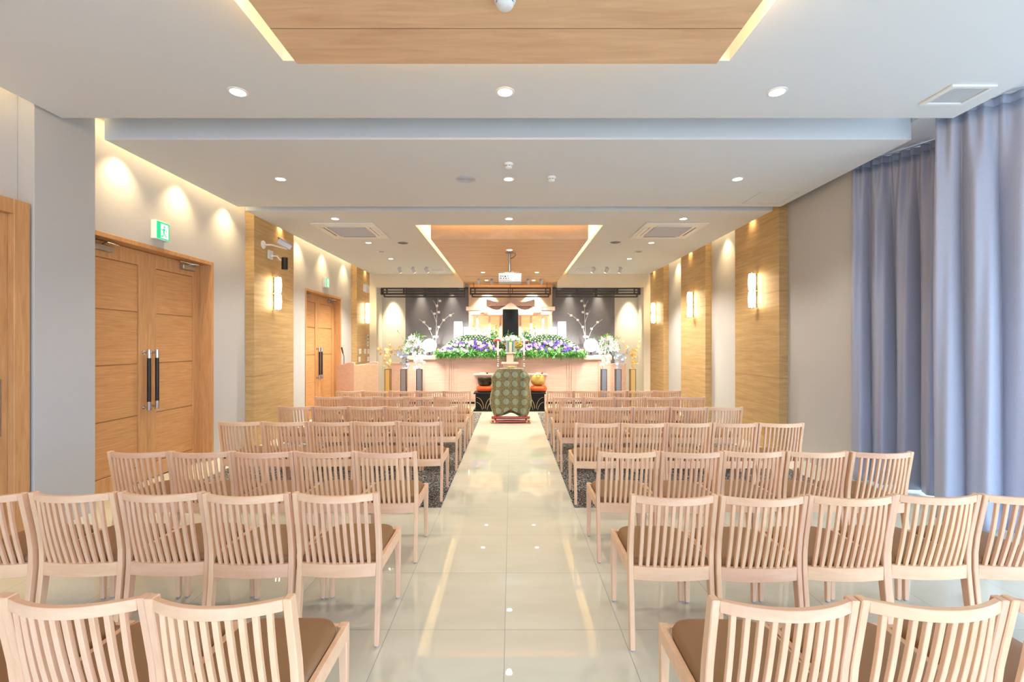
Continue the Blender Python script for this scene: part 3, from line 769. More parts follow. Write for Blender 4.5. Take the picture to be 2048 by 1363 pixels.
# projector
pj = thing('projector', 'white projector hanging from the wood ceiling on a pole', 'projector', (X(1019, 8.29), 8.29, 3.113))
MB().lathe([(.075, 0), (.075, -.012), (.03, -.018)], (0, 0, 0), 20).build('mount_plate', M['steel'], pj, smooth=True)
MB().tube([(0, 0, -.01), (0, 0, -.36)], .021, 14).build('pole', M['steel'], pj, smooth=True)
b = MB(); b.box(-.08, .08, -.07, .07, -.375, -.36)
for sx in (-1, 1):
    for sy in (-1, 1): b.tube([(sx * .07, sy * .06, -.37), (sx * .13, sy * .10, -.395)], .007, 6)
b.build('bracket', M['steel'], pj)
bd = MB(); bd.box(-.195, .215, -.15, .15, -.545, -.39); body = bd.build('body', M['vent'], pj, bevel=.018, seg=3)
b = MB(); b.box(-.17, .02, -.153, -.149, -.50, -.42); pn = b.build('port_panel', M['vent'], body)
b = MB()
for k, (x, z, w, h) in enumerate([(-.15, -.44, .022, .016), (-.115, -.44, .022, .016), (-.075, -.445, .03, .02), (-.03, -.44, .02, .014), (-.15, -.475, .03, .014), (-.10, -.478, .018, .018), (-.06, -.478, .018, .018), (-.02, -.476, .022, .012)]):
    b.box(x - w / 2, x + w / 2, -.1545, -.1528, z - h / 2, z + h / 2)
b.build('sockets', M['cable'], body)
b = MB(); b.tube([(.0, -.02, -.34), (.05, -.04, -.33), (.09, -.05, -.38), (.15, -.06, -.36), (.19, -.08, -.385)], .005, 6)
b.tube([(.10, .02, -.001), (.105, .02, -.05), (.06, .0, -.09), (.02, 0, -.11)], .006, 6); b.tube([(-.12, -.05, -.385), (-.04, -.05, -.36), (.02, -.02, -.34)], .005, 6)
b.build('cable', M['cable'], pj, smooth=True)
b = MB(); b.lathe([(.05, .005), (.05, .02)], (-.1, .148, -.465), 16, axis='y'); b.build('projector_lens', M['black'], body)

# ================================================================== WALL LIGHTS, WASHERS
def sconce_proto():
    t = thing('wall_sconce', 'x', 'wall light')      # local +x points away from the wall, origin on the wall
    for z0 in (-.248, .004):
        prof = [(.040, z0), (.046, z0 + .03), (.052, z0 + .122), (.046, z0 + .214), (.040, z0 + .244)]
        MB().lathe(prof, (.085, 0, 0), 20).build('glass_shade', M['sconce'], t, smooth=True)
    b = MB()
    for z in (-.262, -.008, .248): b.lathe([(.047, z), (.047, z + .014)], (.085, 0, 0), 20)
    b.box(.0, .012, -.022, .022, -.262, .262); b.box(.005, .09, -.014, .014, -.008, .006); b.box(.005, .06, -.014, .014, -.262, -.25); b.box(.005, .06, -.014, .014, .25, .262)
    b.build('bracket', M['chrome'], t)
    return t
sp0 = None
for x, y, s, lb in ((PL, 7.2, 1, 'glowing double wall light on the near left wood pilaster'), (PL, 11.69, 1, 'glowing double wall light on the far left wood pilaster'),
                 (PR, 6.84, -1, 'glowing double wall light on the nearest right wood pilaster'), (PR, 9.22, -1, 'glowing double wall light on the middle right wood pilaster'),
                 (PR, 11.6, -1, 'glowing double wall light on the farthest right wood pilaster')):
    if sp0 is None: sp0 = t = sconce_proto()
    else: t = copy_tree(sp0)
    t.location = (x, y, 2.265); t.rotation_euler = (0, 0, 0 if s > 0 else PI); t['label'] = lb; t['group'] = 'double wall lights on the pilasters'
def washer(x, y, s, wallx, e=1.0):
    spot('washer_lamp', (x, y, ZC + .10), (wallx, y, 0.9), K_SCAL * e, WARM, 100, 1.0, .012)
for y, wx in ((4.52, WL), (5.33, WL), (6.2, WL), (7.42, PL), (8.3, WL), (9.4, WL), (10.6, WL), (11.75, PL)): washer(XL - .022, y, -1, wx, 1.0 if wx == WL else .45)
for y, wx in ((6.98, PR), (8.05, WR), (9.4, PR), (10.4, WR), (11.8, PR)): washer(XR + .018, y, 1, wx, 1.0 if wx == WR else .45)
# warm linear lamps lying in the slots between ceiling and walls
area('slot_lamp', (XL - .05, 8.0, ZC + .25), (-.35, 0, -1), 8.0, .03, 26, WARM)
area('slot_lamp', (XL - .05, 2.0, ZC + .25), (-.35, 0, -1), 3.2, .03, 8, WARM)
area('slot_lamp', (XR + .03, 9.2, ZC + .25), (.35, 0, -1), 5.6, .03, 12, WARM)
spot('washer_lamp', (XL - .08, 3.0, ZC + .2), (WL, 3.0, 1), K_SCAL, WARM, 70, .9, .02)
spot('washer_lamp', (XL - .08, 2.0, ZC + .2), (WL, 2.0, 1), K_SCAL, WARM, 70, .9, .02)
# exit signs
def exit_sign(label, y, z):
    t = thing('exit_sign', label, 'exit sign', (WL, y, z), 'green exit signs', rz=0)
    MB().box(0, .055, 0, .20, -.10, .10).build('housing', M['white'], t, bevel=.004)
    f = MB().box(.055, .0575, .008, .192, -.092, .092).build('sign_face', M['exitwhite'], t)
    b = MB(); x = .0578
    def q(*pts): b.prismx([(p[0], p[1]) for p in pts], x, x + .0008)
    # frame of green with white doorway, running figure in green
    q((.008, -.092), (.066, -.092), (.066, .092), (.008, .092)); q((.178, -.092), (.192, -.092), (.192, .092), (.178, .092)); q((.066, .076), (.178, .076), (.178, .092), (.066, .092)); q((.066, -.092), (.178, -.092), (.178, -.078), (.066, -.078))
    b.build('sign_border', M['exitgreen'], f)
    b = MB(); x = .0588
    b.lathe([(.012, x), (.012, x + .0008)], (0, .118, .045), 12, axis='x')
    q((.105, .03), (.125, .028), (.118, -.012), (.098, -.008)); q((.108, .026), (.085, .012), (.072, .022), (.068, .016), (.085, .0), (.108, .016))
    q((.12, .026), (.143, .008), (.156, .012), (.155, .004), (.142, -.002), (.12, .014))
    q((.10, -.006), (.114, -.010), (.130, -.035), (.152, -.052), (.148, -.062), (.120, -.044)); q((.100, -.006), (.111, -.014), (.100, -.042), (.078, -.058), (.066, -.056), (.066, -.066), (.086, -.07), (.108, -.046))
    b.build('running_figure', M['exitgreen'], f)
exit_sign('green exit sign above the nearer double doors', 4.93, 2.70)
exit_sign('green exit sign above the farther double doors', X(1, 1) * 0 + 9.43, 2.74)
# security camera and monitor speaker on the near left pilaster
t = thing('security_camera', 'grey camera on a long bracket, high on left pilaster', 'camera', (PL, 6.92, 2.94))
MB().lathe([(.06, 0), (.06, .012), (.03, .03)], (0, 0, .02), 18, axis='x').build('wall_plate', M['white'], t, smooth=True)
MB().tube([(.01, 0, .02), (.12, .02, .02), (.28, .05, -.02), (.33, .05, -.03)], .012, 8).build('arm', M['white'], t, smooth=True)
b = MB(); b.box(-.10, .10, -.05, .05, -.035, .035); hb = b.build('camera_housing', M['vent'], t, bevel=.008); hb.location = (.30, .04, .03); hb.rotation_euler = (0, .5, .5)
MB().box(-.12, .09, -.055, .055, .036, .043).build('sun_shield', M['steel'], hb)
t = thing('wall_speaker', 'small black cylindrical speaker hanging below the camera', 'speaker', (PL, 7.1, 2.75))
MB().box(0, .03, -.06, .06, .03, .16).build('junction_box', M['white'], t, bevel=.004)
MB().tube([(.02, 0, .08), (.12, 0, .07), (.16, 0, .02), (.20, .0, .01)], .012, 8).build('arm', M['white'], t, smooth=True)
MB().tube([(.235, 0, -.13), (.235, 0, .05)], .045, 16).build('speaker_body', M['black'], t, smooth=True)
t = thing('wall_box', 'small white box fixed high on the far left pilaster', 'wall box', (PL, 11.7, 2.88))
MB().box(0, .09, -.13, .13, -.09, .09).build('housing', M['white'], t, bevel=.006); MB().box(.0, .10, -.15, .15, .095, .105).build('cover_plate', M['white'], t)
# switches and sockets on the far left pilaster
k = 0
for px, py, w, h, nm in ((735, 674, .10, .12, 'highest socket plate'), (743, 674, .08, .12, 'highest slim socket plate'), (735, 687, .10, .12, 'second socket plate'), (743, 687, .08, .12, 'second slim plate'),
                         (720, 702, .14, .12, 'blank plate at left'), (730, 702, .14, .12, 'blank plate at centre'), (741, 702, .14, .12, 'switch plate at right'),
                         (719, 718, .12, .12, 'lowest blank plate at left'), (741, 717, .14, .12, 'lowest switch plate at right')):
    y = -PL * F / (VX - px); z = Z(py, y)
    t = thing('wall_plate', 'white %s on the far left pilaster' % nm, 'wall plate', (PL, min(y, 12.0), z), 'switch and socket plates')
    MB().box(0, .009, -w / 2, w / 2, -h / 2, h / 2).build('plate', M['white'], t, bevel=.002)
    b = MB(); b.box(.009, .011, -w * .3, -w * .08, -.03, .03); b.box(.009, .011, w * .08, w * .3, -.03, .03)
    b.build('switch_rocker', M['darkvent'] if 'socket' in nm else M['vent'], t)
# metal plate on the right wood etc. are veneer joints only

# ================================================================== LATTICES
def lattice(label, x0, x1, y, kind):
    """kind 'side': x0 is the outer end, bars mirrored by direction; 'centre' symmetrical"""
    t = thing('hanging_lattice', label, 'lattice', (0, y, 0), 'dark wooden lattices under the altar soffit')
    z = lambda py: Z(py, y); w = x1 - x0; u = lambda f: x0 + w * f; th = .022
    zt, z1_, z2_, z3_ = z(575), z(582), z(587.5), z(593.2)
    b = MB()
    def hb(f0, f1, zc, h=.026): b.box(u(f0), u(f1), y - th, y + th, zc - h / 2, zc + h / 2)
    def vb(f, za, zb, wd=.03): b.box(u(f) - wd / 2, u(f) + wd / 2, y - th - .002, y + th + .002, za, zb)
    hb(0, 1, zt - .015, .04)
    if kind == 'side':
        hb(0, .965, z1_); hb(0, .965, z2_, .045); hb(.035, .965, z3_, .036)
        vb(.012, z2_ - .02, zt, .07); vb(.065, z2_, zt); vb(.26, z2_, zt, .04); vb(.285, z2_, zt, .02); vb(.5, z3_, zt, .06); vb(.525, z2_, zt, .02); vb(.73, z2_, zt, .012); vb(.955, z3_, zt); vb(.035, z3_, z2_)
    else:
        hb(0, 1, z1_); hb(0, 1, z2_, .045); hb(.03, .97, z3_, .036)
        for f in (.01, .99): vb(f, z2_ - .02, zt, .04)
        for f in (.065, .935): vb(f, z2_, zt)
        for f in (.475, .525): vb(f, z2_, zt, .02)
        vb(.5, z3_, zt, .014)
        for f in (.03, .97): vb(f, z3_, z2_)
    b.build('lattice_bars', M['lattice'], t, world=True)
    b = MB()
    for f in (.05, .5, .95): b.tube([(u(f), y, zt), (u(f), y, SB + .02 if kind == 'side' else 3.12)], .006, 6)
    b.build('hanger', M['lattice'], t, world=True)
YL = 12.3
lattice('dark hanging lattice over the left charcoal panel', X(762.5, YL), X(937, YL), YL, 'side')
lattice('dark hanging lattice over the right charcoal panel', X(1280, YL), X(1105, YL), YL, 'side')
lattice('dark hanging lattice in the centre above the shrine', X(939.5, YL), X(1102, YL), YL, 'centre')
# lamps in the niche ceiling
for px, yy, e in ((787, YN, 4), (843, YN, 1), (905, YN, 1), (1138, YN, 1), (1196, YN, 1), (1257, YN, 4)):
    x = X(px, yy); zt = 3.3
    t = thing('niche_downlight', 'small downlight over the altar wall, shining on its %s part' % {787: 'far left', 843: 'left panel outer', 905: 'left panel inner', 1138: 'right panel inner', 1196: 'right panel outer', 1257: 'far right'}[px],
              'ceiling light', (x, YN - .14 if px not in (787, 1257) else YN - .30, 3.15), 'small downlights over the altar wall')
    MB().lathe([(.04, .6), (.04, .0)], (0, 0, 0), 16, cap=False).build('lamp_can', M['vent'], t, smooth=True)
    MB().lathe([(.036, .02), (.001, .02)], (0, 0, 0), 16, cap=False).build('lens', M['lens'], t)
    spot('niche_lamp', (0, 0, .0), (0, .035 if px not in (787, 1257) else .16, -1), K_WALL * e, (1, .88, .66), 46 if px not in (787, 1257) else 44, 1.0, .02, parent=t)
for px in (975, 1065):
    x = X(px, YC)
    t = thing('niche_downlight', 'small downlight above the shrine, %s' % ('left' if px < 1000 else 'right'), 'ceiling light', (x, YC - .16, 3.1), 'small downlights over the altar wall')
    MB().lathe([(.04, .3), (.04, .0)], (0, 0, 0), 16, cap=False).build('lamp_can', M['vent'], t, smooth=True)
    MB().lathe([(.036, .02), (.001, .02)], (0, 0, 0), 16, cap=False).build('lens', M['lens'], t)
    spot('niche_lamp', (0, 0, 0), (0, .05, -1), K_WALL * 4, (1, .82, .46), 90, .9, .02, parent=t)

# ================================================================== ALTAR
YA = 11.58; ZA = 1.2; AX0, AX1 = X(816, YA), X(1222, YA)
t = thing('altar', 'long pale wooden altar counter below the flowers', 'altar', (0, YA, 0))
MB().box(AX0, AX1, YA + .02, 12.5, .05, ZA - .05).build('body', M['altar'], t, world=True)
MB().box(AX0, AX1, YA + .05, 12.45, 0, .05).build('plinth', M['blacklac'], t, world=True)
b = MB(); b.box(AX0 - .02, AX1 + .02, YA - .03, 12.52, ZA - .10, ZA); b.box(AX0 - .01, AX1 + .01, YA - .01, 12.5, ZA - .125, ZA - .10)
b.build('cornice', M['altar'], t, world=True, bevel=.006)
divs = [816, 845, 892.5, 911, 1130, 1150, 1222]
for a, c in ((849, 890), (914, 1000), (1036, 1127), (1152, 1192)):
    b = MB(); b.box(X(a, YA), X(c, YA), YA + .008, YA + .03, .12, ZA - .17); b.build('front_panel', M['altar'], t, world=True, bevel=.004)
for a in (835, 901, 1140, 1203):
    b = MB()
    for k in (-1, 0, 1): b.box(X(a, YA) + k * .055 - .02, X(a, YA) + k * .055 + .02, YA - .004, YA + .03, .06, ZA - .13)
    b.build('fluted_pilaster', M['altar'], t, world=True, bevel=.004)
for s, xa, xb in ((-1, AX0, -3.15), (1, AX1, 3.0)):
    b = MB(); b.prismz([(xa, YA + .12), (xa, YA + .17), (xb, YA + .62), (xb, YA + .57)], 0.0, .97); w = b.build('wing_panel', M['altar'], t, world=True)
    b = MB(); b.prismz([(xa, YA + .10), (xa, YA + .19), (xb, YA + .64), (xb, YA + .55)], .97, 1.0); b.build('wing_cap', M['altar'], w, world=True)
b = MB(); b.box(-.20, .14, YA - .16, YA + .02, .0, 1.0); b.box(-.24, .18, YA - .2, YA + .02, 1.0, 1.05); b.box(-.12, .06, YA - .14, YA, 1.05, ZA + .05); b.box(-.16, .10, YA - .16, YA + .02, ZA + .05, ZA + .08)
b.build('centre_stand', M['altar'], t, world=True, bevel=.005)

# shrine ------------------------------------------------------------
YS = 12.55
sx = lambda px, y=YS: X(px, y)
sz = lambda py, y=YS: Z(py, y)
t = thing('altar_shrine', 'pale wooden shrine with stepped curved roofs behind the black portrait', 'shrine', (0, YS, ZA))
b = MB(); b.box(sx(937), sx(1105), YS - .1, YC - .1, ZA, ZA + .25); b.build('base', M['shrine'], t, world=True, bevel=.005)
b = MB(); b.box(sx(944), sx(1098), YS + .42, YS + .45, ZA + .2, sz(626)); b.build('back_panel', M['shrine'], t, world=True)
for px in (955, 979, 1001, 1040.5, 1062, 1086):
    y = YS + .02
    b = MB(); b.box(X(px, y) - .032, X(px, y) + .032, y - .03, y + .03, ZA + .2, sz(630)); b.build('column', M['shrine'], t, world=True, bevel=.004)
# side roofs: flat cornices with a bracket underneath
for s in (-1, 1):
    c = 1021; m_ = lambda px: c + s * (px - c)
    b = MB()
    y0, y1 = YS - .16, YS + .3
    b.prism([(sx(m_(1110), y0), sz(612.5, y0)), (sx(m_(1075), y0), sz(614, y0)), (sx(m_(1075), y0), sz(620, y0)), (sx(m_(1110), y0), sz(620, y0))], y0, y1)
    b.prism([(sx(m_(1106), y0), sz(620.5, y0)), (sx(m_(1075), y0), sz(620.5, y0)), (sx(m_(1075), y0), sz(628.5, y0)), (sx(m_(1103), y0), sz(628.5, y0)), (sx(m_(1105), y0), sz(624, y0))], y0 + .03, y1)
    b.build('side_roof', M['shrine'], t, world=True, bevel=.004)
def roofcurve(pts_top, pts_bot, y0, y1, name):
    poly = [(sx(1021 + dx, y0), sz(py, y0)) for dx, py in pts_top] + [(sx(1021 + dx, y0), sz(py, y0)) for dx, py in reversed(pts_bot)]
    b = MB(); b.prism(poly, y0, y1); return b.build(name, M['shrine'], t, world=True)
def sym(p): return [(-dx, py) for dx, py in reversed(p) if dx > 0] + p
roofcurve(sym([(0, 592.5), (8, 597), (15, 601), (22, 603.5), (32, 602.5), (40, 600), (48.5, 597.5)]), sym([(0, 611), (48.5, 611)]), YS - .05, YS + .30, 'upper_roof')
roofcurve(sym([(0, 611), (40, 611)]), sym([(0, 622), (40, 622)]), YS + .12, YS + .30, 'upper_wall')
for s in (-1, 1):
    b = MB(); b.box(sx(1021 + s * 40), sx(1021 + s * 44), YS + .0, YS + .06, sz(622), sz(611)); b.build('upper_column', M['shrine'], t, world=True)
roofcurve(sym([(0, 604), (7, 608), (14, 614), (22, 618.5), (30, 619.5), (42, 616), (52, 611.5), (61.5, 607.5)]),
          sym([(0, 618), (15.9, 618), (16, 629), (45, 629), (45.1, 624), (61.5, 624)]), YS - .28, YS + .25, 'main_roof')
b = MB(); b.box(sx(944), sx(1098), YS - .02, YS + .06, sz(632), sz(627)); b.build('beam', M['shrine'], t, world=True)
for px in (967, 990, 1051, 1074):
    spot('shrine_lamp', (X(px, YS + .3), YS + .28, ZA + .27), (X(px, YS + .42), YS + .42, ZA + 1.3), 26, (1, .58, .22), 110, .8, .03)
# portrait
t = thing('portrait_display', 'tall black portrait screen in the centre of the shrine', 'portrait', (0, YS - .36, ZA))
yp = YS - .36
b = MB(); b.box(X(1005, yp), X(1037, yp), yp, yp + .04, ZA + .35, Z(618, yp)); b.build('frame', M['black'], t, world=True, bevel=.004)
MB().box(X(1006, yp), X(1036, yp), yp - .003, yp, ZA + .37, Z(619, yp)).build('screen', M['screen'], t, world=True)
MB().box(-.12, .08, yp - .03, yp + .16, ZA, ZA + .35).build('stand', M['black'], t, world=True)

# lamps on the altar -------------------------------------------------
def box_lantern(label, px0, px1, py0, y):
    xc = (X(px0, y) + X(px1, y)) / 2; w = X(px1, y) - X(px0, y)
    t = thing('box_lantern', label, 'lantern', (xc, y, ZA), 'tall white box lanterns on the altar')
    MB().box(-w / 2, w / 2, -w / 2, w / 2, .03, Z(py0, y) - ZA).build('lamp_shade', M['lampbox'], t, bevel=.006)
    MB().box(-w / 2 - .01, w / 2 + .01, -w / 2 - .01, w / 2 + .01, 0, .03).build('base', M['white'], t)
box_lantern('tall white box lantern, outer one on the left', 909, 924, 643, 12.3)
box_lantern('shorter white box lantern, inner one on the left', 928.5, 945, 654, 12.42)
box_lantern('tall white box lantern, outer one on the right', 1116.5, 1131, 643, 12.3)
box_lantern('shorter white box lantern, inner one on the right', 1096, 1112, 654, 12.42)
for px, nm in ((859, 'left'), (1182, 'right')):
    y = 12.0; t = thing('globe_lantern', 'glowing white globe lantern on the %s of the altar' % nm, 'lantern', (X(px, y), y, ZA), 'white globe lanterns on the altar')
    zc = Z(690, y) - ZA; b = MB(); n = 22; rings = []
    for i in range(15):
        th = PI * i / 14; ring = []
        for k in range(n * 2):
            a = PI * k / n; rr = .182 * (1 + .015 * math.cos(11 * a)); s_ = max(.001, math.sin(th))
            ring.append((rr * s_ * math.cos(a), rr * s_ * math.sin(a), zc - .168 * math.cos(th)))
        rings.append(ring)
    b.sweep(rings).build('globe', M['globe'], t, smooth=2)
    MB().lathe([(.07, 0), (.07, .012), (.016, .02), (.016, zc - .17), (.05, zc - .165)], (0, 0, 0), 16).build('stand', M['black'], t, smooth=True)
for s, nm in ((-1, 'left'), (1, 'right')):
    y = 12.42; c = 1021.5; f = lambda px: X(px if s < 0 else 2 * c - px, y)
    t = thing('branch_lamp', 'slender white branch ornament with square lamps, %s of the shrine' % nm, 'ornament', (f(872), y, ZA), 'white branch ornaments')
    P = lambda px, py: (f(px), y, Z(py, y))
    b = MB()
    b.tube([P(871, 711), P(872.5, 660), P(874, 615), P(877, 592)], [.0065, .0065, .005, .003], 6)
    b.tube([P(868, 711), P(866, 675), P(858, 655), P(848, 645), P(838, 638)], [.006, .006, .005, .004, .003], 6)
    b.tube([P(872, 680), P(877, 655), P(887, 640), P(898, 631), P(908, 626)], [.006, .005, .005, .004, .003], 6)
    b.tube([P(873, 645), P(868, 630), P(862, 620)], [.007, .006, .004], 6)
    b.tube([P(874, 616), P(870, 606), P(866, 600)], [.006, .005, .004], 6)
    b.tube([P(870, 700), P(872, 672), P(877, 655)], [.007, .007, .006], 6)
    br = b.build('branch', M['white'], t, world=True, smooth=True)
    for px, py in ((848, 644), (860, 657), (880, 601.5), (874, 611), (869, 627), (877.5, 624), (901, 630.5), (887.5, 639.5), (877.5, 653.5), (869, 673), (874.5, 673)):
        q = P(px, py); b = MB(); b.box(q[0] - .03, q[0] + .03, y - .035, y + .015, q[2] - .028, q[2] + .028); b.build('lamp_cube', M['whitepetal'], t, world=True, bevel=.005)

# ================================================================== FLOWERS
def bloom_mesh(r, layers=3, n=9, cup=.9):
    b = MB()
    ball = .5 if layers > 1 else .2
    for L_ in range(layers):
        rr = r * (1 - .25 * L_); tilt = .15 + cup * L_ / layers
        for k in range(n):
            a = 2 * PI * (k + .5 * L_) / n; w = PI / n * 1.15
            z0 = .0; z1 = rr * math.sin(tilt) * .9 + .15 * r * L_
            c0 = r * .08
            p = [(c0 * math.cos(a), c0 * math.sin(a), z0), (rr * .7 * math.cos(a - w), rr * .7 * math.sin(a - w), z1 * .55 + .05 * r),
                 (rr * math.cos(tilt) * math.cos(a), rr * math.cos(tilt) * math.sin(a), z1 + .05 * r), (rr * .7 * math.cos(a + w), rr * .7 * math.sin(a + w), z1 * .55 + .05 * r)]
            b.add(p, [(0, 1, 2, 3)])
    b.ball((0, 0, r * .25 * ball / .5), r * ball, 8, 5)
    return b
def leaf_cloud(b, rnd, pts, ln=.12, w=.02, up=.5, n=3):
    for p in pts:
        for _ in range(n):
            d = Vector((rnd.gauss(0, 1), rnd.gauss(0, 1) - .3, rnd.gauss(up, .8))).normalized()
            L_ = ln * rnd.uniform(.6, 1.3); sde = d.cross(Vector((rnd.gauss(0, 1), rnd.gauss(0, 1), 1))).normalized() * w * rnd.uniform(.7, 1.3)
            p = Vector(p); m_ = p + d * L_ * .5 + Vector((0, 0, .012)); e = p + d * L_ - Vector((0, 0, .03 * L_ / ln * .4))
            b.add([p, m_ - sde, e, m_ + sde], [(0, 1, 2, 3)])
FM = {}
def flower(name, m, r, parent, loc, nrm=(0, -1, .6), layers=3, n=9, rnd=random):
    key = (name, m.name, r, layers, n)
    if key not in FM:
        o = bloom_mesh(r, layers, n).build(name, m, None, fix=False); FM[key] = o.data
        o.parent = parent
    else:
        o = bpy.data.objects.new(name, FM[key]); link(o, parent)
    o.location = loc
    o.rotation_euler = Vector(nrm).to_track_quat('Z', 'Y').to_euler()
    return o
rf = random.Random(21)
for s, nm in ((-1, 'left'), (1, 'right')):
    yb = 11.85
    c = 1021.5; fx = lambda px: px if s < 0 else 2 * c - px
    px0, px1 = 876, 1012
    ox = X(fx((px0 + px1) / 2), yb)
    t = thing('flower_mound', 'low domed mound of white and purple flowers on the %s half of the altar' % nm, 'flower arrangement', (ox, yb, ZA), 'domed flower mounds on the altar')
    wid = (px1 - px0) * yb / F / 2
    # dome surface: u across (-1..1), v front(0) to back(1)
    def surf(u, v):
        hgt = .46 * (1 - abs(u * .98 + .05 * 0) ** 2.3) * (math.sin(min(1, v * 1.05) * PI / 2)) ** .85
        yy = -.34 + .58 * v - .05 * (1 - u * u)
        return Vector((u * wid, yy, .05 + hgt))
    def nrm(u, v):
        e = .02; a = surf(u + e, v) - surf(u - e, v); b_ = surf(u, v + e) - surf(u, v - e); n_ = a.cross(b_); n_.normalize()
        return n_ if n_.z > 0 else -n_
    b = MB(); n1, n2 = 24, 10; vs = [tuple(surf(-.97 + 1.94 * i / n1, j / n2) - Vector((0, 0, .02))) for j in range(n2 + 1) for i in range(n1 + 1)]
    b.add(vs, [(j * (n1 + 1) + i, j * (n1 + 1) + i + 1, (j + 1) * (n1 + 1) + i + 1, (j + 1) * (n1 + 1) + i) for j in range(n2) for i in range(n1)])
    vs = [tuple(surf(-.97 + 1.94 * i / n1, 1) - Vector((0, 0, .02))) for i in range(n1 + 1)] + [(-.97 * wid + 1.94 * wid * i / n1, .24, 0) for i in range(n1 + 1)]
    b.add(vs, [(i, i + 1, n1 + 2 + i, n1 + 1 + i) for i in range(n1)])
    leaf_cloud(b, rf, [surf(rf.uniform(-.95, .95), rf.uniform(.0, 1) ** .8) for _ in range(900)], .045, .011, .8)
    b.build('leafy_bed', M['darkgreen'], t, fix=False)['kind'] = 'stuff'
    b = MB(); pts = [(rf.uniform(-1.02, 1.0) * wid, rf.uniform(-.42, -.28), rf.uniform(-.01, .09)) for _ in range(380)]
    leaf_cloud(b, rf, pts, .11, .011, .1, 4)
    # hanging fern fronds over the counter edge
    for k in range(34):
        x = rf.uniform(-.95, .98) * wid; p0 = Vector((x, -.30, .04)); d = Vector((rf.uniform(-.35, .35), -.9, -.25)).normalized(); L_ = rf.uniform(.08, .17)
        for q in range(9):
            f = q / 8; p = p0 + d * L_ * f + Vector((0, 0, -.10 * f * f))
            for sg in (-1, 1):
                lv = Vector((sg * .8, -.4, -.1)).normalized() * .05 * (1 - .6 * f)
                b.add([p, p + lv * .5 + Vector((0, -.008, .004)), p + lv, p + lv * .5 + Vector((0, .008, -.004))], [(0, 1, 2, 3)])
    b.build('fern_fringe', M['green'], t, fix=False)['kind'] = 'stuff'
    # rows of small white chrysanthemums along arcs
    cnt = 0
    for row, v in enumerate((.40, .52, .66, .80, .96)):
        k_ = [19, 20, 20, 20, 20][row]
        for i in range(k_):
            u = -.93 + 1.86 * (i + .5 * (row % 2)) / k_
            p = surf(u, v); flower('white_chrysanthemum', M['whitepetal'], .022 if row < 4 else .030, t, p + nrm(u, v) * .012, nrm(u, v) + Vector((0, -.3, 0)), 2, 8); cnt += 1
    for i in range(78):
        u = -.88 + 1.8 * ((i * .618) % 1); v = rf.uniform(.03, .40); p = surf(u, v) + Vector((0, -.03, .02))
        nmn, mt, r_ = rf.choice([('lilac_carnation', M['lilac'], .040), ('lilac_carnation', M['lilac'], .046), ('purple_flower', M['purple'], .042), ('purple_flower', M['purple'], .046), ('peach_rose', M['peach'], .046), ('white_carnation', M['whitepetal'], .040)])
        flower(nmn, mt, r_, t, p, nrm(u, v) + Vector((rf.uniform(-.3, .3), -.7, 0)), 3, 9)
    for i in range(12):
        x = (-.97 + rf.uniform(0, .3)) * wid * (1 if s < 0 else -1); flower('yellow_white_flower', rf.choice([M['yellow'], M['whitepetal']]), .032, t, (x, rf.uniform(-.36, -.2), rf.uniform(.04, .16)), (0, -1, .6), 2, 7)

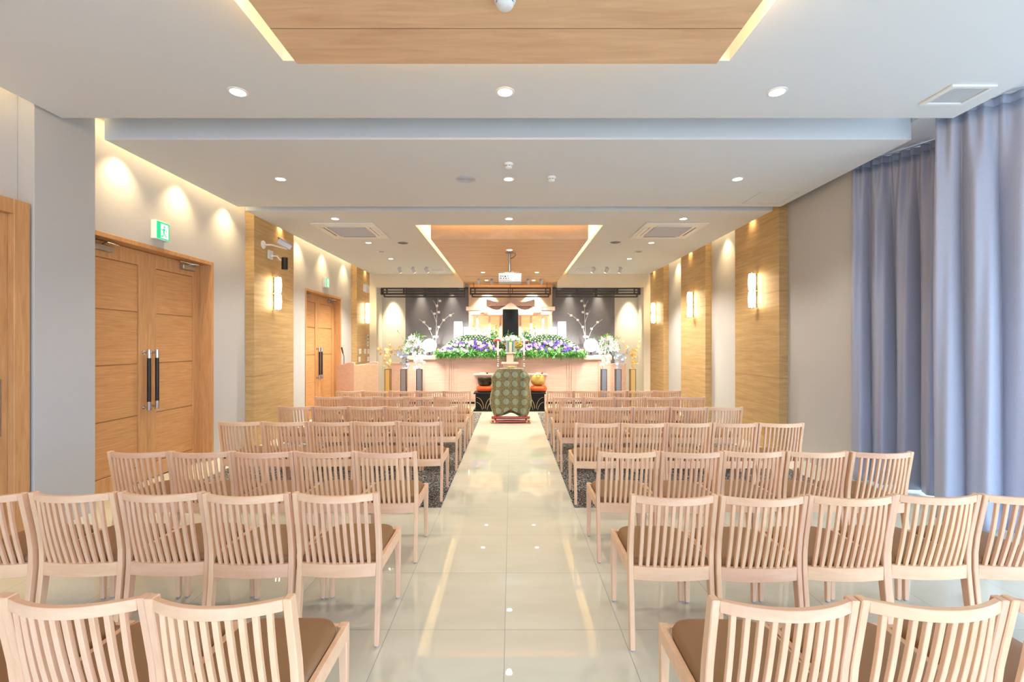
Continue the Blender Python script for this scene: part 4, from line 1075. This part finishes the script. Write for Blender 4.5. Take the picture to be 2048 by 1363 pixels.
def lily(b, c, d, r):
    d = Vector(d).normalized(); a = d.orthogonal().normalized(); e = d.cross(a)
    for k in range(6):
        th = PI / 3 * k; o = a * math.cos(th) + e * math.sin(th); sdv = (a * -math.sin(th) + e * math.cos(th)) * r * .22
        p0 = Vector(c); p1 = p0 + d * r * .45 + o * r * .4; p2 = p0 + d * r * .6 + o * r
        b.add([p0, p1 - sdv, p2, p1 + sdv], [(0, 1, 2, 3)])
def bouquet(name, label, px, py_bot, py_top, wpx, y, group, greens=M['green'], extra=(), nl=10, zb=None, seed=1, lil=.07, spikes=3, leafn=120):
    r = random.Random(seed)
    x = X(px, y); z0 = ZA if zb is None else zb; hgt = Z(py_top, y) - z0; w = wpx * y / F / 2
    t = thing(name, label, 'flower arrangement', (x, y, z0), group)
    low = max(0, Z(py_bot, y) - z0)
    MB().lathe([(.05, 0), (.06, .03), (.045, max(.06, low * .6)), (.05, max(.08, low * .8))], (0, 0, 0), 14).build('vase', M['white'], t, smooth=True)
    b = MB(); leaf_cloud(b, r, [(r.gauss(0, .45) * w, r.gauss(0, .3) * w, low + min(1, max(.06 / max(.01, hgt - low), abs(r.gauss(.3, .25)))) * (hgt - low)) for _ in range(leafn)], min(.16, .30 * w + .05), .012, .6)
    for k in range(6):
        a = r.uniform(-1, 1); b.tube([(0, 0, low * .5), (a * w * .5, r.uniform(-.05, .05), (low + hgt) * .5), (a * w * .9, 0, hgt * r.uniform(.7, 1))], .005, 4)
    b.build('foliage', greens, t, fix=False)['kind'] = 'stuff'
    for k in range(nl):
        b = MB(); a = r.uniform(-1, 1); f = r.uniform(.2, .85); c = (a * w * .8 * (1 - .3 * f), -.3 * w + r.uniform(-.05, .05), low + f * (hgt - low) * (1 - .35 * abs(a)))
        lily(b, c, (a * .8 + r.uniform(-.3, .3), -1, .4), lil * r.uniform(.8, 1.2)); b.ball(c, lil * .22, 6, 4)
        b.build('lily_bloom', M['whitepetal'], t, fix=False)
    for k in range(spikes):
        a = -.7 + 1.4 * (k + .5) / max(1, spikes); b = MB(); top = Vector((a * w, 0, low + (hgt - low) * (1 - .3 * abs(a)))); bot = Vector((a * w * .4, 0, low + .3 * (hgt - low)))
        for q in range(9):
            p = bot.lerp(top, .25 + .75 * q / 8); b.ball(p + Vector((r.uniform(-.012, .012), -.01, 0)), .026 * (1 - .07 * q), 6, 4)
        b.build('blossom_spike', M['whitepetal'] if k % 2 == 0 else M['yellow'], t, fix=False)
    for nmn, mt, n_, rr in extra:
        for k in range(n_):
            a = r.uniform(-.9, .9); f = r.uniform(.15, .8)
            flower(nmn, mt, rr, t, (a * w, -.3 * w, low + f * (hgt - low)), (a, -1, .4), 2, 7)
    return t
bouquet('lily_bouquet', 'large white lily bouquet at the left end of the altar', 828, 708, 667, 46, 11.85, 'lily bouquets at the altar ends', extra=(('lilac_flower', M['lilac'], 5, .04),), nl=26, seed=2, lil=.10)
bouquet('lily_bouquet', 'large white lily bouquet at the right end of the altar', 1214, 708, 667, 46, 11.85, 'lily bouquets at the altar ends', extra=(('lilac_flower', M['lilac'], 3, .04),), nl=26, seed=3, lil=.10)
for k, (px, w, top, sd_) in enumerate(((945, 34, 655, 4), (968, 34, 650, 5), (1070, 34, 650, 6), (1096, 34, 655, 7))):
    bouquet('white_flower_bank', 'bank of white flowers before the shrine, %s' % ['outer left', 'inner left', 'inner right', 'outer right'][k], px, 690, top, w, 12.22, 'white flower banks before the shrine', M['green'],
            extra=(('white_bloom', M['whitepetal'], 26, .045), ('yellow_bloom', M['yellow'], 2, .03)), nl=14, seed=sd_, lil=.075, leafn=60, spikes=4)
for px, nm, sd_ in ((989, 'left', 8), (1052, 'right', 9)):
    bouquet('sprig_arrangement', 'small green and blue sprig arrangement %s of the portrait' % nm, px, 685, 655, 16, 12.05, 'sprigs beside the portrait', extra=(('pale_blue_bloom', M['silverleaf'], 9, .03), ('white_bloom', M['whitepetal'], 4, .035)), nl=0, seed=sd_, leafn=110, spikes=1)
bouquet('centre_bouquet', 'low white bouquet under the black portrait screen', 1021, 690, 668, 60, 11.95, None, extra=(('white_bloom', M['whitepetal'], 34, .048), ), nl=10, seed=10, leafn=70, spikes=0)
bouquet('orange_posy', 'bright orange posy just right of the tablet', 1037, 700, 680, 12, 11.72, None, extra=(('orange_bloom', M['orange'], 24, .032),), nl=0, seed=12, leafn=60, spikes=0)
bouquet('greenery_posy', 'small green and orange posy just left of the tablet', 1005, 702, 684, 12, 11.75, None, M['darkgreen'], extra=(('orange_bloom', M['orange'], 4, .025),), nl=0, seed=13, leafn=90, spikes=0)
for px, nm in ((994, 'left'), (1050, 'right')):
    y = 11.8; t = thing('offering_dish', '%s red dish of offerings near the tablet' % ('solid' if px < 1000 else 'striped'), 'dish', (X(px, y), y, ZA), 'offering dishes on the altar')
    zc = Z(681, y) - ZA
    MB().lathe([(.05, 0), (.05, .01), (.015, .02), (.015, zc - .05), (.05, zc - .04), (.105, zc - .01), (.10, zc), (.02, zc - .02)], (0, 0, 0), 20).build('stemmed_dish', M['redfruit'] if px < 1000 else M['white'], t, smooth=True)
    if px > 1000:
        b = MB()
        for q in (0, 1): b.lathe([(.104, zc - .01 - q * .016), (.108, zc - .006 - q * .016), (.104, zc - .002 - q * .016)], (0, 0, 0), 20, cap=False)
        b.build('red_stripe', M['redfruit'], t, smooth=True)
    for q in range(5):
        a = 2 * PI * q / 5; b = MB(); b.ball((.045 * math.cos(a), .045 * math.sin(a), zc + .015), .03, 8, 6); b.build('fruit', M['redfruit'] if px < 1000 else M['peach'], t, smooth=True)
# memorial tablet with its open screen
y = 11.5; t = thing('memorial_tablet', 'pale tablet with green edge between two silver leaves', 'tablet', (X(1021, y), y, ZA + .08))
zb = Z(703, y) - (ZA + .08)
MB().box(-.035, .035, -.012, .012, .0, .26).build('tablet', M['altar'], t, bevel=.003)
MB().box(-.045, .045, -.014, .014, .26, .285).build('tablet_cap', M['green'], t)
for s in (-1, 1):
    b = MB(); b.prismz([(s * .045, .01), (s * .050, .02), (s * .115, -.045), (s * .110, -.055)], 0, .30); b.build('folding_leaf', M['silverleaf'], t)
    MB().box(s * .034, s * .045, -.013, .013, 0, .26).build('tablet_edge', M['green'], t)

# candle stands with crystal stems, standing on the black table -------
YT = 10.5; ZT = .41
for px, nm in ((996, 'left'), (1048, 'right')):
    y = 10.95; zf = 0
    t = thing('candle_stand', 'tall stand with crystal bead stem and white candle, %s of the chair' % nm, 'candle stand', (X(px, y), y, 0), 'crystal candle stands')
    MB().lathe([(.09, 0), (.09, .02), (.03, .04), (.015, .06), (.015, .45)], (0, 0, 0), 18).build('base', M['steel'], t, smooth=True)
    for k in range(15):
        z = .47 + k * .050; r = .030 - .0009 * k
        MB().ball((0, 0, z), r, 12, 8).build('crystal_bead', M['steel'] if k % 3 == 0 else M['whitepetal'], t, smooth=2)
    z = .47 + 15 * .05
    MB().lathe([(.01, z - .03), (.035, z), (.03, z + .01)], (0, 0, 0), 14).build('candle_cup', M['chrome'], t, smooth=True)
    MB().lathe([(.022, z + .01), (.022, Z(682, y)), (.004, Z(681, y))], (0, 0, 0), 14).build('candle', M['whitepetal'], t, smooth=True)

# offering table in front of the altar --------------------------------
y0, y1 = 11.0, 11.36; x0, x1 = X(946, y0), X(1096, y0); zt = Z(748, y0)
t = thing('offering_table', 'pale wooden table behind the black table', 'table', (0, y0, 0))
MB().box(x0, x1, y0, y1, zt - .03, zt).build('tabletop', M['shrine'], t, world=True, bevel=.004)
MB().box(x0 + .03, x1 - .03, y0 + .04, y0 + .06, zt - .12, zt - .03).build('apron', M['altar'], t, world=True)
for xx in (x0 + .04, x1 - .09):
    for yy in (y0 + .03, y1 - .08): MB().box(xx, xx + .05, yy, yy + .05, 0, zt - .03).build('leg', M['altar'], t, world=True, bevel=.003)
for px, nm in ((965, 'left'), (1077, 'right')):
    x = X(px, y0 + .1); t = thing('incense_box', 'small white incense box on the %s of the pale table' % nm, 'box', (x, y0 + .1, zt), 'white boxes on the pale table')
    MB().box(-.06, .06, -.03, .03, 0, .028).build('box_body', M['white'], t, bevel=.003); MB().box(-.062, .062, -.032, .032, .028, .036).build('lid', M['white'], t, bevel=.002)
for px, nm in ((974.5, 'left'), (1084.5, 'right')):
    x = X(px, y0 + .1); t = thing('small_cup', 'small brown lacquer cup on the %s of the pale table' % nm, 'cup', (x, y0 + .1, zt), 'brown cups on the pale table')
    MB().lathe([(.018, 0), (.024, .01), (.026, .035), (.022, .036), (.018, .012), (.001, .01)], (0, 0, 0), 16).build('cup', M['red'], t, smooth=True)

# black table with gold arcs ------------------------------------------
y0 = 10.3; y1 = 10.75; x0, x1 = X(951, y0), X(1089, y0)
t = thing('black_lacquer_table', 'low black lacquer table with gold arcs behind the chair', 'table', (0, y0, 0))
MB().box(x0, x1, y0, y1, .03, .385).build('body', M['blacklac'], t, world=True, bevel=.004)
MB().box(x0 - .045, x1 + .03, y0 - .03, y1 + .03, .385, .41).build('tabletop', M['blacklac'], t, world=True, bevel=.005)
MB().box(x0 - .04, x1 + .025, y0 - .025, y1 + .02, 0, .035).build('plinth', M['blacklac'], t, world=True, bevel=.004)
for s, xb, xm in ((1, x0 + .02, x0 + .18), (-1, x1 - .02, x1 - .18)):
    b = MB()
    for R_, zz in ((.16, .31), (.14, .20)):
        b.tube([(xb + s * R_ * math.sin(a), y0 - .002, zz - .25 * (1 - math.cos(a))) for a in [PI / 2 * k / 10 for k in range(11)]], .0045, 5)
    for R_, zz in ((.16, .31), (.13, .21)):
        b.tube([(xb + s * .36 - s * R_ * math.sin(a), y0 - .002, zz - .25 * (1 - math.cos(a))) for a in [PI / 2 * k / 10 for k in range(11)]], .0045, 5)
    b.build('gold_arcs', M['gold'], t, world=True)
for px, nm, kind in ((970, 'left', 0), (1077, 'right', 1)):
    y = y0 + .20; x = X(px, y)
    t = thing('floor_cushion', 'round orange brocade cushion under the %s' % ('dark bowl' if kind == 0 else 'gilt wooden drum'), 'cushion', (x, y, ZT), 'orange ritual cushions')
    b = MB(); rings = []
    for i in range(11):
        th = PI * i / 10; ring = []
        for k in range(36):
            a = 2 * PI * k / 36; rr = .13 + .055 * math.sin(th) + .008 * math.cos(6 * a) * math.sin(th); ring.append((rr * math.cos(a), rr * math.sin(a), .075 - .065 * math.cos(th)))
        rings.append(ring)
    b.sweep(rings).build('cushion', M['cushion'], t, smooth=2)
    b = MB(); b.lathe([(.165, .012), (.172, .03), (.160, .032)], (0, 0, 0), 30, cap=False); b.lathe([(.165, 0), (.17, .014)], (0, 0, 0), 30); b.build('navy_band', M['purple'] if False else M['cable'], t, smooth=True)
    if kind == 0:
        t = thing('ritual_bowl', 'dark bronze singing bowl on the left orange cushion', 'bowl', (x, y, ZT + .14))
        MB().lathe([(.09, 0), (.13, .01), (.155, .05), (.165, .12), (.172, .175), (.166, .178), (.158, .12), (.145, .05), (.08, .02), (.001, .02)], (0, 0, 0), 36).build('bowl', M['bronze'], t, smooth=2)
        MB().lathe([(.172, .172), (.176, .18), (.166, .182)], (0, 0, 0), 36, cap=False).build('rim', M['bronze'], t, smooth=True)
    else:
        t = thing('wooden_fish_drum', 'round gilt wooden fish drum on the right orange cushion', 'drum', (x - .01, y, ZT + .13))
        b = MB(); rings = []
        for i in range(15):
            th = PI * i / 14; ring = []
            for k in range(32):
                a = 2 * PI * k / 32; rr = .165 * (max(.01, math.sin(th))) ** .8
                dent = 1 - .12 * math.exp(-((th - 1.9) / .12) ** 2)
                ring.append((rr * dent * math.cos(a), rr * dent * math.sin(a) * .9, .135 - .128 * math.cos(th)))
            rings.append(ring)
        b.sweep(rings).build('drum_body', M['mokugyo'], t, smooth=2)
        b = MB(); b.tube([(-.05, -.10, .235), (-.02, -.12, .262), (.03, -.12, .262), (.06, -.10, .235)], .014, 8); b.build('carved_handle', M['mokugyo'], t, smooth=True)

# ceremonial chair covered in brocade ---------------------------------
yc = 8.95; sc_ = F / 8.75
t = thing('ceremonial_chair', 'red lacquer folding chair draped in green gold brocade at aisle end', 'chair', (X(1021.5, 8.75), yc, 0))
sil = [(1.035, .14), (1.03, .20), (1.015, .255), (.98, .29), (.93, .325), (.88, .37), (.84, .375), (.76, .365), (.70, .36), (.62, .365), (.52, .39), (.42, .405), (.34, .40), (.26, .375), (.16, .34), (.10, .31)]
b = MB(); NU = 72; rings = []; uvs = []
sil2 = []
for (za, wa), (zb_, wb) in zip(sil, sil[1:]):
    for q in range(4): f = q / 4; sil2.append((za + (zb_ - za) * f, wa + (wb - wa) * f))
sil2.append(sil[-1])
rcb = random.Random(4)
for j, (z, w) in enumerate(sil2):
    ring = []; hz = (1.035 - z) / .93
    for i in range(NU):
        a = 2 * PI * i / NU - PI / 2; dep = (.16 + .10 * hz) * (1 if w > .25 else w / .29)
        fold = 1 + (.07 + .13 * hz) * math.sin(9 * a + 1.2 + .8 * hz) * (.4 + .6 * abs(math.cos(a))) + .03 * math.sin(15 * a + 2 * hz)
        x = w * math.cos(a); yv = dep * math.sin(a) * fold + .020 * math.sin(x * 40 + 2 * hz) * min(1, hz * 3)
        # hem: higher in the middle front, dipping at the sides
        zz = z
        front = max(0, -math.sin(a))
        hem = .10 + .19 * math.exp(-(x / .145) ** 2) * front + .03 * math.sin(5 * a)
        zz = hem + (z - .10) / (.935) * (1.035 - hem)
        ring.append((x, yv, zz)); 
    rings.append(ring)
b.sweep(rings, cap=False)
nb = len(b.v); b.v.append((0, 0, 1.042)); b.f += [(nb, (i + 1) % NU, i) for i in range(NU)]
cl = b.build('brocade_cover', M['brocade'], t, smooth=2)
uvl = cl.data.uv_layers.new(name='UVMap')
for lp in cl.data.loops:
    v = cl.data.vertices[lp.vertex_index].co; uvl.data[lp.index].uv = (v.x * 6.1 * (1 + .05 * math.sin(v.z * 9)) + .05 * math.sin(v.z * 11) * (1 if v.x > 0 else -1) * min(1, abs(v.x) * 4), v.z * 6.0 + .10 * abs(v.x) * 5)
so = cl.modifiers.new('thickness', 'SOLIDIFY'); so.thickness = .006
b = MB(); b.tube([(-.1, 0, 1.045), (0, -.02, 1.052), (.1, 0, 1.045)], .012, 8); b.build('gilt_crest', M['gold'], t, smooth=True)
for yy, z, w in ((-.22, .035, .37), (-.22 + .42, .035, .37), (-.22, .11, .36)):
    MB().tube([(-w, yy, z), (w, yy, z)], .022, 10).build('floor_bar', M['red'], t, smooth=True)
b = MB(); b.lathe([(.001, .195), (.12, .20), (.17, .215), (.18, .235), (.16, .25), (.001, .27)], (0, 0, 0), 24); st_ = b.build('seat', M['red'], t, smooth=2); st_.scale = (1, .8, 1)
for s in (-1, 1):
    MB().tube([(s * .30, -.22, .035), (s * .22, .0, .30), (s * .16, .22, .62), (s * .14, .05, .95)], .018, 8).build('leg', M['red'], t, smooth=True)
    MB().tube([(s * .28, .20, .035), (s * .2, -.05, .3), (s * .16, -.1, .62)], .018, 8).build('leg', M['red'], t, smooth=True)
    for xx in (.37, .30): MB().lathe([(.026, -.012), (.028, 0), (.026, .012)], (s * xx, -.22, .035), 12, axis='x').build('gilt_fitting', M['gold'], t, smooth=True)

# tall vases with artificial orchids ----------------------------------
def tall_vase(label, px, y, py_top, mv, mf, flo, seed, hgt=.42, spread=.2, n=22):
    r = random.Random(seed); x = X(px, y); zt = Z(py_top, y)
    t = thing('orchid_vase', label, 'vase', (x, y, 0), 'tall slim vases of ornamental orchids')
    b = MB(); b.box(-.058, .058, -.058, .058, 0, zt)
    b.build('vase_body', mv, t, bevel=.004)
    b = MB()
    for a in (-1, 1):
        for c in (-1, 1): b.box(a * .060 - .005, a * .060 + .005, c * .060 - .005, c * .060 + .005, 0, zt + .004)
    b.box(-.064, .064, -.064, .064, zt - .004, zt + .002); b.build('edge_strips', M['bronze'], t)
    st = MB(); k = 0
    for q in range(4):
        a = -1 + .67 * q + r.uniform(-.2, .2); top = Vector((a * spread, r.uniform(-.05, .05), zt + hgt * r.uniform(.65, 1)))
        mid = Vector((a * spread * .3, 0, zt + hgt * .45)); st.tube([(0, 0, zt), mid, top], .004, 5)
        for j in range(n // 4):
            p = mid.lerp(top, j / max(1, n // 4 - 1)) + Vector((r.uniform(-.07, .07), r.uniform(-.05, .03), r.uniform(-.04, .04)))
            fl = flower('orchid_bloom', mf, .044, t, p, (r.uniform(-.6, .6), -1, r.uniform(-.2, .6)), 1, 5)
    for j in range(8):
        fl = flower('orchid_bloom', mf, .044, t, (r.uniform(-.12, .12), -.02, zt + r.uniform(.03, .22)), (r.uniform(-.6, .6), -1, r.uniform(-.2, .6)), 1, 5)
    st.build('stems', mf, t, smooth=True)
yv = 11.0
tall_vase('slim gilt vase of gold orchids, outermost on the left', 776, yv, 738, M['gold'], M['goldleaf'], 0, 31, .66, .22)
tall_vase('slim silver vase of blue silver orchids, second on the left', 807.5, yv, 738, M['steel'], M['silverleaf'], 0, 32, .58, .2)
tall_vase('slim silver vase of white orchids, innermost on the left', 839, yv, 738, M['steel'], M['whitepetal'], 0, 33, .42, .16)
tall_vase('slim silver vase of white orchids, innermost on the right', 1207.5, yv, 738, M['steel'], M['whitepetal'], 0, 34, .50, .15, 20)
tall_vase('slim silver vase of blue silver orchids, second on the right', 1236, yv, 738, M['steel'], M['silverleaf'], 0, 35, .56, .2)
tall_vase('slim gilt vase of gold orchids, outermost on the right', 1265, yv, 738, M['gold'], M['goldleaf'], 0, 36, .66, .2)

# lectern -------------------------------------------------------------
P = [(-3.70, 9.85), (-3.175, 9.40), (-2.78, 9.75), (-3.30, 10.2)]
t = thing('lectern', 'pale wooden lectern with curved top beside the farther doors', 'lectern', (-3.24, 9.8, 0))
def wall_seg(p, q, prof, th, name, m):
    p = Vector(p); q = Vector(q); d = q - p; nrm_ = Vector((-d.y, d.x)).normalized() * th
    n = len(prof); vs = []
    for off in (Vector((0, 0)), nrm_):
        for f, z in prof: v = p + d * f + off; vs.append((v.x, v.y, z))
    b = MB(); b.add(vs, [tuple(range(n)), tuple(range(2 * n - 1, n - 1, -1))] + [(k, n + k, n + (k + 1) % n, (k + 1) % n) for k in range(n)])
    return b.build(name, m, t, world=True, bevel=.004)
wall_seg(P[0], P[1], [(0, 0), (1, 0), (1, 1.11), (.85, 1.12), (.6, 1.10), (.3, 1.06), (0, 1.04)], .03, 'side_panel', M['altar'])
wall_seg(P[1], P[2], [(0, 0), (1, 0), (1, 1.065), (0, 1.065)], .03, 'front_panel', M['beechx'])
wall_seg(P[2], P[3], [(0, 0), (1, 0), (1, 1.04), (.7, 1.06), (.4, 1.10), (.15, 1.12), (0, 1.11)], .03, 'side_panel', M['altar'])
b = MB(); vs = [(P[0][0] + .02, P[0][1] + .02, 1.0), (P[1][0], P[1][1] + .03, 1.045), (P[2][0] - .03, P[2][1], 1.045), (P[3][0], P[3][1] - .02, 1.0)]
b.add(vs + [(x, y, z + .02) for x, y, z in vs], [(0, 3, 2, 1), (4, 5, 6, 7), (0, 1, 5, 4), (1, 2, 6, 5), (2, 3, 7, 6), (3, 0, 4, 7)]); b.build('reading_top', M['altar'], t, world=True)
mx, my = X(688, 9.8), 9.8
t = thing('microphone', 'black gooseneck microphone on the lectern', 'microphone', (mx, my, 1.02))
MB().lathe([(.05, 0), (.05, .02), (.015, .03)], (0, 0, .0), 16).build('base', M['black'], t, smooth=True)
MB().tube([(0, 0, .02), (.0, 0, .14), (.0, 0, .20), (-.02, 0, .28)], .007, 8).build('gooseneck', M['black'], t, smooth=True)
MB().tube([(-.02, 0, .27), (-.05, 0, .40)], [.012, .018], 12).build('microphone_head', M['black'], t, smooth=True)
